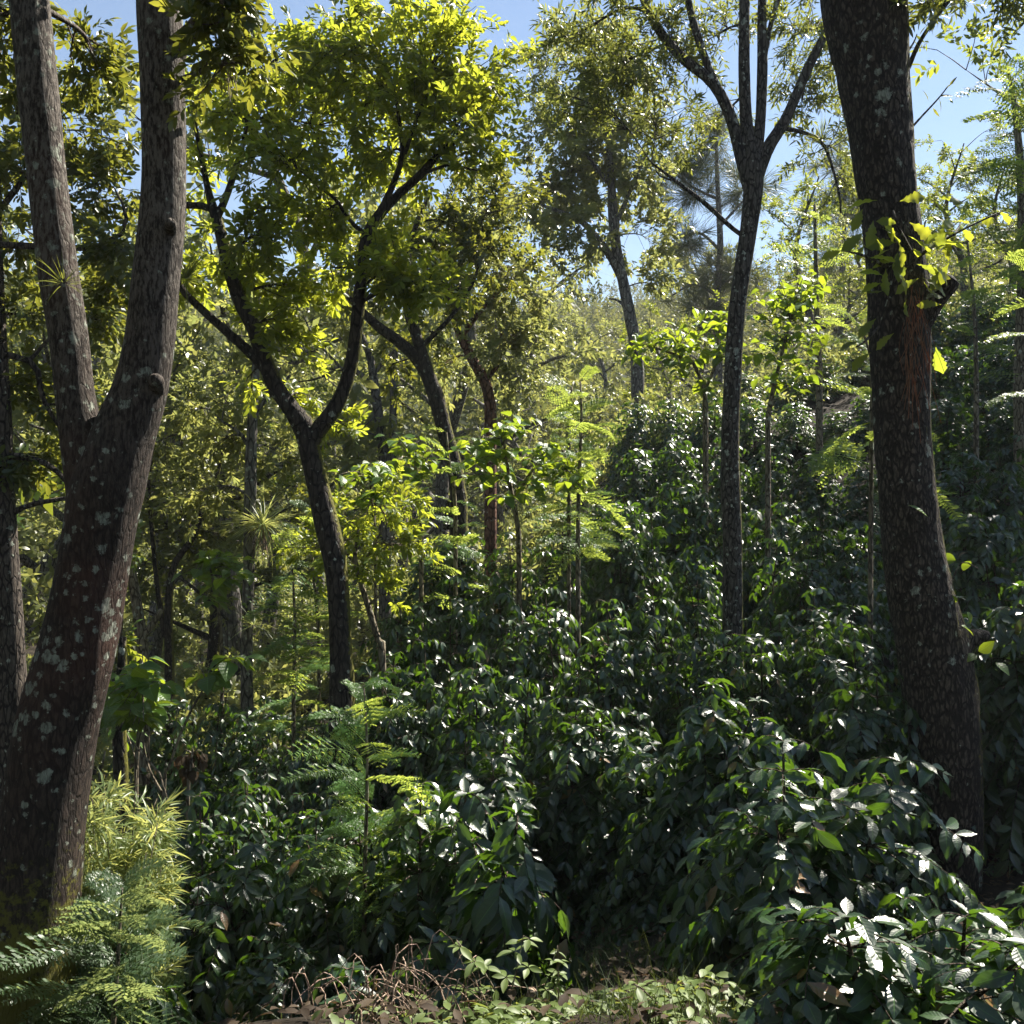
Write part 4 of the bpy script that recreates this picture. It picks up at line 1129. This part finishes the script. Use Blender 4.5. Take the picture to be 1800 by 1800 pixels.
broad("broad_leaved_sapling", "bright broad-leaved sapling above the coffee ridge at centre", 11.5, [[(912, 950, 10), (905, 900, 9), (895, 840, 7), (885, 770, 4)], [(900, 880, 6), (940, 820, 5), (960, 790, 3)]], spread_tips(885, 800, 85, 64, 34, 1), .175, 401)
broad("broad_leaved_sapling", "broad-leaved sapling in sun left of the two limbed dark tree", 11.8, [[(740, 940, 9), (735, 880, 8), (730, 810, 5)], [(738, 900, 5), (700, 850, 4)]], spread_tips(720, 800, 50, 40, 12, 2), .20, 402)
broad("broad_leaved_sapling", "yellow-green broad-leaved sapling trailing right of the coffee ridge sapling", 11.2, [[(1000, 940, 7), (1000, 880, 6), (1002, 830, 4)]], spread_tips(990, 820, 50, 36, 12, 3), .18, 403)
broad("broad_leaved_sapling", "broad-leaved sapling glowing left of the four limbed trunk near the skyline", 14, [[(1240, 760, 10), (1238, 690, 9), (1220, 640, 6), (1150, 610, 4)], [(1238, 690, 6), (1260, 630, 5), (1262, 560, 3)]], spread_tips(1150, 610, 60, 44, 16, 4) + spread_tips(1240, 610, 60, 70, 22, 5), .19, 404)
broad("broad_leaved_sapling", "broad-leaved glowing shrub right of the four limbed trunk", 12.5, [[(1350, 800, 10), (1352, 720, 9), (1370, 640, 6), (1390, 560, 4)]], spread_tips(1385, 580, 70, 90, 34, 6) + spread_tips(1400, 500, 50, 36, 12, 7), .16, 405)
broad("broad_leaved_sapling", "pale broad-leaved shrub behind the shaded stump by the twin trunks", 7.5, [[(240, 1330, 8), (252, 1270, 7), (250, 1210, 4)], [(250, 1290, 4), (215, 1230, 3)]], spread_tips(235, 1215, 55, 60, 26, 8), .19, 406)
broad("broad_leaved_sapling", "thin-stemmed sapling with big white-shining leaves above the brown withered leaves", 7.3, [[(288, 1410, 6), (300, 1340, 5), (330, 1260, 5), (365, 1200, 4), (400, 1165, 3)], [(288, 1400, 5), (262, 1350, 4), (252, 1300, 4), (262, 1250, 3)]], [(340, 1170, 0, 6), (370, 1180, 0, 6), (410, 1160, 0, 8), (430, 1165, .1, 6), (380, 1210, 0, 4)], .19, 407)
broad("broad_leaved_sapling", "leafy sapling behind the epiphyte trunk's left side in sun", 11, [[(390, 1180, 7), (385, 1080, 6), (370, 1000, 4)]], spread_tips(380, 1010, 60, 40, 18, 9), .18, 408)
broad("broad_leaved_sapling", "large-leaved sunlit plant low behind the leaning sapling", 10.5, [[(660, 960, 7), (655, 900, 6), (650, 840, 3)]], spread_tips(650, 850, 60, 36, 18, 10), .17, 409)
broad("withered_plant", "brown withered leaves hanging above the bright coffee top at left", 7.2, [[(330, 1420, 7), (334, 1370, 6), (338, 1325, 4)]], [(315, 1335, 0, 5), (340, 1330, 0, 7), (362, 1335, 0, 5), (325, 1350, 0, 6), (350, 1355, 0, 6)], .11, 410, leaf_m=M_dead, group=None, cat="dead plant", droop=-1.6)

# big sprouting oak leaves on the furrowed trunk
def sprout(name, label, parent_pt, Y0, paths, leaves, size, seed, T, leaf_m, cat, stem_m=B_limb, droop=0):
    r = np.random.default_rng(seed)
    gs, gl = Geo(), Geo()
    base = P(parent_pt[0], parent_pt[1], Y0)
    for p_ in paths:
        wp = catmull(limb_world(p_, Y0), 10)
        tube(gs, np.vstack([base, wp[:1, :3]]), np.array([.004, .004]), 5)
        tube(gs, wp[:, :3], np.maximum(wp[:, 3], .002), 5)
    for (u, v, dY, du, dv) in leaves:
        q = P(u, v, Y0 + dY)
        d = norm(np.array([du, r.normal(0, .5), -dv]))
        gl.inst(T, q[None], frames(d[None], (np.array([0, -.5, .7]) + r.normal(0, .5, 3))[None]), [size * r.uniform(.75, 1.2)])
    root = thing(name, label, cat, base)
    gs.link("twigs", stem_m, root, base); gl.link("leaves", leaf_m, root, base)
    return root
oak_big = leaf_T([(0, .01), (.1, .03), (.2, .07), (.28, .14), (.34, .10), (.44, .2), (.5, .14), (.6, .25), (.68, .18), (.78, .21), (.86, .12), (1, .01)], 4, 22, .2, .3, .02, 3)
r = np.random.default_rng(43)
lv = []
for i in range(44):
    u = r.choice([1500, 1560, 1590, 1640, 1560, 1620]) + r.normal(0, 36); v = r.normal(455, 52)
    lv.append((u, v, r.uniform(-.45, -.28), r.normal(.25 if u > 1570 else -.25, .8), r.normal(.3, .5)))
lv += [(1690, 400, -.3, 1, .15), (1670, 390, -.3, .8, -.2), (1720, 385, -.3, 1, .1), (1640, 425, -.3, 1, 0), (1755, 370, -.3, 1, .1), (1640, 470, -.3, .8, .4), (1480, 440, -.35, -.8, .3), (1530, 620, -.3, -.5, .4), (1510, 600, -.3, -1, .2), (1645, 610, -.35, .3, 1), (1540, 560, -.3, -.6, .5)]
sprout("leaf_sprouts", "large lobed yellow-green leaves sprouting around the furrowed trunk's neck", (1580, 460), 6.6,
       [[(1590, 470, 8, -.25), (1630, 440, 6, -.3), (1690, 405, 4, -.3), (1760, 372, 3, -.3)], [(1560, 470, 8, -.25), (1520, 450, 5, -.35), (1480, 440, 3, -.35)], [(1600, 440, 7, -.25), (1580, 400, 5, -.4), (1570, 370, 3, -.4)], [(1545, 575, 6, -.25), (1520, 600, 4, -.3), (1505, 610, 3, -.3)]],
       lv, .175, 44, oak_big, M_oak, "leaf sprouts")
sprout("twig_sprout", "bare-looking leafy twig jutting right from the furrowed trunk against sky", (1598, 220), 6.6,
       [[(1596, 232, 5, -.05), (1620, 205, 4, -.05), (1648, 175, 3, -.05), (1668, 150, 2, -.05)], [(1596, 90, 5), (1606, 75, 3), (1612, 60, 2)]],
       [(1632, 178, -.05, -.3, -.6), (1650, 172, -.05, .3, .6), (1650, 170, -.05, .9, -.2), (1660, 158, -.05, .6, -.6), (1668, 152, -.05, .5, -.7), (1640, 190, -.05, .4, .7), (1610, 62, 0, .5, .7), (1604, 70, 0, .4, .5), (1598, 115, 0, .8, .2)],
       .09, 45, nar_leaf, M_dark, "twig")
sprout("stray_leaf", "single glaring leaf stuck out across the furrowed trunk's middle", (1600, 895), 6.6, [[(1595, 880, 3, -.22), (1598, 890, 3, -.3)]], [(1596, 888, -.3, 1, .4)], .12, 46, ova_leaf, M_broad, "leaf")
sprout("burl_leaves", "small shoots with shining leaves beside the mossy burl", (1715, 1130), 6.6, [[(1705, 1180, 4, -.1), (1715, 1150, 3, -.15), (1722, 1130, 2, -.15)], [(1665, 1040, 4, 0), (1690, 990, 3, -.05), (1720, 1000, 2, -.05)]],
       [(1720, 1145, -.15, .6, -.4), (1715, 1150, -.15, -.7, .3), (1690, 1100, -.2, .7, .3), (1700, 1075, -.2, .4, 1), (1670, 1045, -.15, .5, .6), (1690, 990, -.05, 1, .4), (1680, 985, -.05, -.6, -.1), (1750, 1165, -.1, .4, .3)], .10, 47, bro_leaf, M_broad, "shoots")

# hanging dry pine needles on the furrowed trunk
r = np.random.default_rng(48)
gl = Geo()
for i in range(34):
    u0 = 1606 + r.normal(0, 10); v0 = 545 + r.normal(0, 30)
    p0 = P(u0, v0, 6.28); p1 = P(1614 + r.normal(0, 24), v0 + r.uniform(70, 170), 6.25 + r.normal(0, .03))
    tube(gl, catmull([p0, (p0 + p1) / 2 + r.normal(0, .015, 3), p1], 5), np.full(5, .0017), 3, close=False)
o = gl.link("dry_needle_tuft", M_dryneedle, None, P(1605, 600, 6.28))
tag(o, "rusty dry pine needles hanging on the furrowed trunk below its stub", "dry needles")

# grass-like epiphytes
def tuft(name, label, c_, n, L, seed, leaf_m, cat, droop=(.3, 1.0), up=.5, roots=True):
    r = np.random.default_rng(seed)
    gl, gs = Geo(), Geo()
    d = norm(r.normal(0, 1, (n, 3)) * [1, 1, .6] + [0, 0, up])
    for k, dr_ in enumerate(droop):
        s_ = np.arange(n) % len(droop) == k
        gl.inst(leaf_T([(0, .012), (.4, .014), (1, .001)], 2, 7, .4, dr_), c_ + d[s_] * .03, frames(d[s_], np.array([0, 0, 1.0]) + r.normal(0, .2, (s_.sum(), 3))), L * r.uniform(.5, 1.1, s_.sum()))
    root = thing(name, label, cat, c_)
    gl.link("leaves", leaf_m, root, c_)
    if roots:
        for i in range(26):
            a = c_ + r.normal(0, .04, 3); b = a + [r.normal(0, .07), r.normal(0, .07), -r.uniform(.1, .5)]
            tube(gs, catmull([a, (a + b) / 2 + r.normal(0, .02, 3), b], 5), np.full(5, .003), 3)
        gs.link("roots", B_twig, root, c_)
    return root
tuft("epiphyte", "tufted grassy epiphyte with hanging dry roots on the thin straight trunk", P(462, 925, 12.0), 130, .62, 51, M_bam, "epiphyte")
tuft("epiphyte", "spiky air plant on the forked oak's left bough against blue sky", P(326, 492, 8.85), 90, .42, 52, M_nar, "epiphyte", (.05, .2), .5, False)
tuft("epiphyte", "small air plant hanging in the twigs left of the furrowed trunk", P(1445, 250, 9.8), 60, .3, 53, M_nar, "epiphyte", (.1, .4), .9, False)
tuft("epiphyte", "tiny air plant low on the epiphyte-bearing trunk", P(446, 1100, 12.0), 40, .35, 54, M_bam, "epiphyte", (.3, .9), .6, False)
tuft("epiphyte", "pale air plant pressed on the left lichen trunk", P(112, 500, 4.33), 40, .16, 55, M_nar, "epiphyte", (.1, .4), .5, False)

# hanging grey beard moss from the left tree's bough
gl = Geo(); r = np.random.default_rng(56)
for i in range(24):
    a = P(384 + r.normal(0, 4), 30 + r.normal(0, 12), 4.45); b = P(405 + r.normal(0, 7), r.uniform(110, 185), 4.45)
    tube(gl, catmull([a, (a + b) / 2 + r.normal(0, .012, 3), b], 6), np.full(6, .0016), 3, close=False)
o = gl.link("beard_moss", B_pale, None, P(385, 30, 4.45)); tag(o, "pale strand of beard moss hanging from the left tree's bough", "moss")

# ------------------------------------------------------------------ foreground: herbs, twigs, cover
def herb(label, Y0, path, leaves, size, seed):
    r = np.random.default_rng(seed)
    gs, gl = Geo(), Geo()
    wp = limb_world(path, Y0)
    base = np.array([wp[0, 0], wp[0, 1], gz(wp[0, 0], wp[0, 1])])
    lo = wp[0].copy(); lo[2] = min(lo[2], base[2]) - .03; wp = np.vstack([lo, wp])
    tube(gs, catmull(wp, 16)[:, :3], np.linspace(.004, .0018, 16), 5)
    lf = leaf_T(OVA, 4, 6, .25, .2, .01)
    for (u, v, k) in leaves:
        c_ = P(u, v, Y0 + r.normal(0, .02))
        az = np.arange(k) * 6.28 / max(k, 1) + r.uniform(0, 6)
        d = norm(np.stack([np.cos(az), np.sin(az), r.normal(-.1, .2, k)], -1))
        gl.inst(lf, c_ + d * .004, frames(d, np.array([0, -.2, 1]) + r.normal(0, .25, (k, 3))), size * r.uniform(.7, 1.2, k))
        tube(gs, np.array([c_, wp[np.linalg.norm(wp[:, :3] - c_, axis=1).argmin(), :3]]), np.array([.001, .0015]), 3, close=False)
    root = thing("herb", label, "herb", base, "small pale herbs at the bank's edge")
    gs.link("stem", B_pale, root, base); gl.link("leaves", M_cover, root, base)
herb("pale herb leaning left with stacked rosettes above the brush pile", 3.05, [(905, 1800, 3), (875, 1750, 3), (855, 1715, 3), (825, 1680, 3), (802, 1652, 2)], [(808, 1664, 5), (835, 1690, 6), (850, 1700, 5), (848, 1735, 6), (815, 1740, 4), (835, 1762, 4)], .05, 61)
herb("slim herb standing upright at the bank's middle with pale leaf pairs", 3.05, [(896, 1790, 3), (900, 1740, 3), (912, 1690, 3), (920, 1645, 2)], [(930, 1650, 3), (905, 1672, 4), (928, 1700, 5), (890, 1718, 5), (918, 1655, 2)], .05, 62)
herb("thin herb with tiny leaves right of the slim upright herb", 3.05, [(982, 1790, 3), (982, 1740, 3), (981, 1700, 2), (980, 1662, 2)], [(980, 1672, 3), (984, 1690, 4), (972, 1688, 3), (982, 1710, 5), (965, 1716, 3), (975, 1732, 5), (960, 1740, 4)], .036, 63)
herb("low herb with yellow leaves at the brush pile's right edge", 3.0, [(800, 1800, 3), (795, 1780, 2), (790, 1762, 2)], [(785, 1775, 4), (805, 1762, 3), (775, 1795, 4), (830, 1785, 4)], .055, 64)
herb("leaning grass-like herb with one lit leaf at right of the bank", 3.0, [(1185, 1800, 3), (1160, 1770, 3), (1125, 1735, 2), (1110, 1730, 2)], [(1155, 1768, 2), (1120, 1735, 3)], .06, 65)

# brush pile of dead twigs
gl = Geo(); r = np.random.default_rng(66)
bc = P(690, 1770, 3.0); bc[2] = gz(bc[0], bc[1])
for i in range(85):
    a = bc + [r.normal(0, .14), r.normal(0, .10), r.uniform(-.02, .02)]
    az = r.uniform(0, 6.28); Ln = r.uniform(.12, .38)
    o_ = np.array([math.cos(az) * 1.0, math.sin(az) * .6, 0])
    hgt = r.uniform(.03, .2)
    pth = catmull([a, a + o_ * Ln * .35 + [0, 0, hgt], a + o_ * Ln * .75 + [0, 0, hgt * r.uniform(.5, 1.1)], a + o_ * Ln + [0, 0, hgt * r.uniform(-.2, .7)]], 10)
    pth[:, 2] = np.maximum(pth[:, 2], bc[2] - .03)
    tube(gl, pth + r.normal(0, .002, pth.shape), np.linspace(r.uniform(.0018, .004), .001, 10), 5)
for pts in ([(680, 1760), (700, 1715), (728, 1690), (760, 1685)], [(690, 1735), (715, 1705), (745, 1718)], [(640, 1790), (655, 1755), (690, 1720)], [(720, 1780), (760, 1745), (800, 1700)]):
    wp = np.array([P(u, v, 3.0) for u, v in pts])
    tube(gl, catmull(wp, 10), np.linspace(.003, .001, 10), 5)
o = gl.link("brush_pile", B_twig, None, bc)
tag(o, "tangled heap of dry bare twigs at the bottom of the picture", "brush pile")
# cut stub
gl = Geo()
a = P(918, 1790, 3.05); b = P(936, 1742, 3.0)
tube(gl, catmull([a, (a + b) / 2, b], 10), np.array([.016, .016, .0155, .015, .015, .0145, .014, .014, .014, .0135]), 12, .08, 30)
o = gl.link("cut_stub", B_twig, None, a); tag(o, "short cut wooden stub poking up among pale ground leaves", "stub")

# stakes and bare sticks
def stick(label, pts, Y0, m=B_pale):
    gl = Geo(); wp = limb_world(pts, Y0)
    zg = gz(wp[0, 0], wp[0, 1])
    lo = wp[0].copy(); lo[2] = min(zg - .08, lo[2]); wp = np.vstack([lo, wp])
    tube(gl, catmull(wp, 14)[:, :3], catmull(wp, 14)[:, 3], 8, .06, 20)
    o = gl.link("stick", m, None, wp[0, :3]); tag(o, label, "stick")
stick("bare pale stick standing at the bottom left of the brush pile", [(500, 1800, 5), (500, 1770, 4), (498, 1742, 4)], 3.6)
stick("short peeled stick standing in the dim grass at lower centre right", [(1134, 1740, 8), (1138, 1700, 7), (1140, 1680, 6)], 4.2)
stick("thin pale vine arching over the litter at the bottom right corner", [(1800, 1745, 3), (1740, 1715, 3), (1690, 1700, 3), (1650, 1672, 3), (1640, 1640, 2)], 3.2, B_twig)
stick("curving bare vine rising from the ground left of the withered leaves", [(300, 1430, 4), (265, 1350, 4), (245, 1310, 3), (228, 1300, 2)], 7.0)

# ground cover: low pale leaves on the sunny bank and dim grass behind (nobody could count it)
r = np.random.default_rng(67)
gl = Geo()
lf = leaf_T(OVA, 2, 4, .2, .25)
n = 3600
u = r.uniform(560, 1330, n); Yg = 2.65 + .75 * r.random(n) ** 1.6
x = (u - 900) / FPX * Yg
dens = vnoise(np.stack([x * 3, Yg * 3, x * 0], -1))
k_ = (dens > -.05) & ((u > 830) | (r.random(n) < .12)) & ((u < 1230) | (r.random(n) < .3))
x, Yg, dens = x[k_], Yg[k_], dens[k_]; n = len(x)
z = ground_z(x, Yg)
hh = (.01 + .11 * r.random(n)) * (0.4 + np.clip(dens, 0, 1))
az = r.uniform(0, 6.28, n)
d = np.stack([np.cos(az), np.sin(az), r.normal(0, .25, n)], -1)
gl.inst(lf, np.stack([x, Yg, z + hh], -1), frames(norm(d), np.array([0, 0, 1]) + r.normal(0, .3, (n, 3))), r.uniform(.025, .06, n))
# stems under them
for i in range(0, n, 6):
    p0 = np.array([x[i], Yg[i], z[i] - .02]); tube(gl, np.array([p0, p0 + [r.normal(0, .01), r.normal(0, .01), hh[i] + .02]]), np.array([.0016, .001]), 3, close=False)
o = gl.link("ground_cover", M_cover); o["kind"] = "stuff"
gl = Geo()
n = 15000
x = r.uniform(-1.2, 2.2, n); yy = r.uniform(2.7, 6.4, n)
dens = vnoise(np.stack([x * 2.2, yy * 2.2, x * 0 + 4], -1))
k_ = dens > -.2
x, yy = x[k_], yy[k_]; n = len(x)
z = ground_z(x, yy)
d = norm(np.stack([r.normal(0, .6, n), r.normal(0, .6, n), np.full(n, .9)], -1))
gl.inst(leaf_T([(0, .012), (.4, .014), (1, .002)], 1, 4, 0, .5), np.stack([x, yy, z - .01], -1), frames(d, r.normal(0, 1, (n, 3))), r.uniform(.05, .17, n))
o = gl.link("grass", M_grass); o["kind"] = "stuff"
# fallen leaves over the near ground
gl = Geo()
n = 16000
x = r.uniform(-4, 6, n); yy = r.uniform(1.8, 12, n); z = ground_z(x, yy)
az = r.uniform(0, 6.28, n); d = np.stack([np.cos(az), np.sin(az), r.normal(0, .2, n)], -1)
gl.inst(leaf_T(OVA, 2, 3, .3, .3), np.stack([x, yy, z + .05 + .03 * r.random(n)], -1), frames(norm(d), np.array([0, 0, 1]) + r.normal(0, .25, (n, 3))), r.uniform(.03, .075, n))
o = gl.link("fallen_leaves", M_dead); o["kind"] = "stuff"
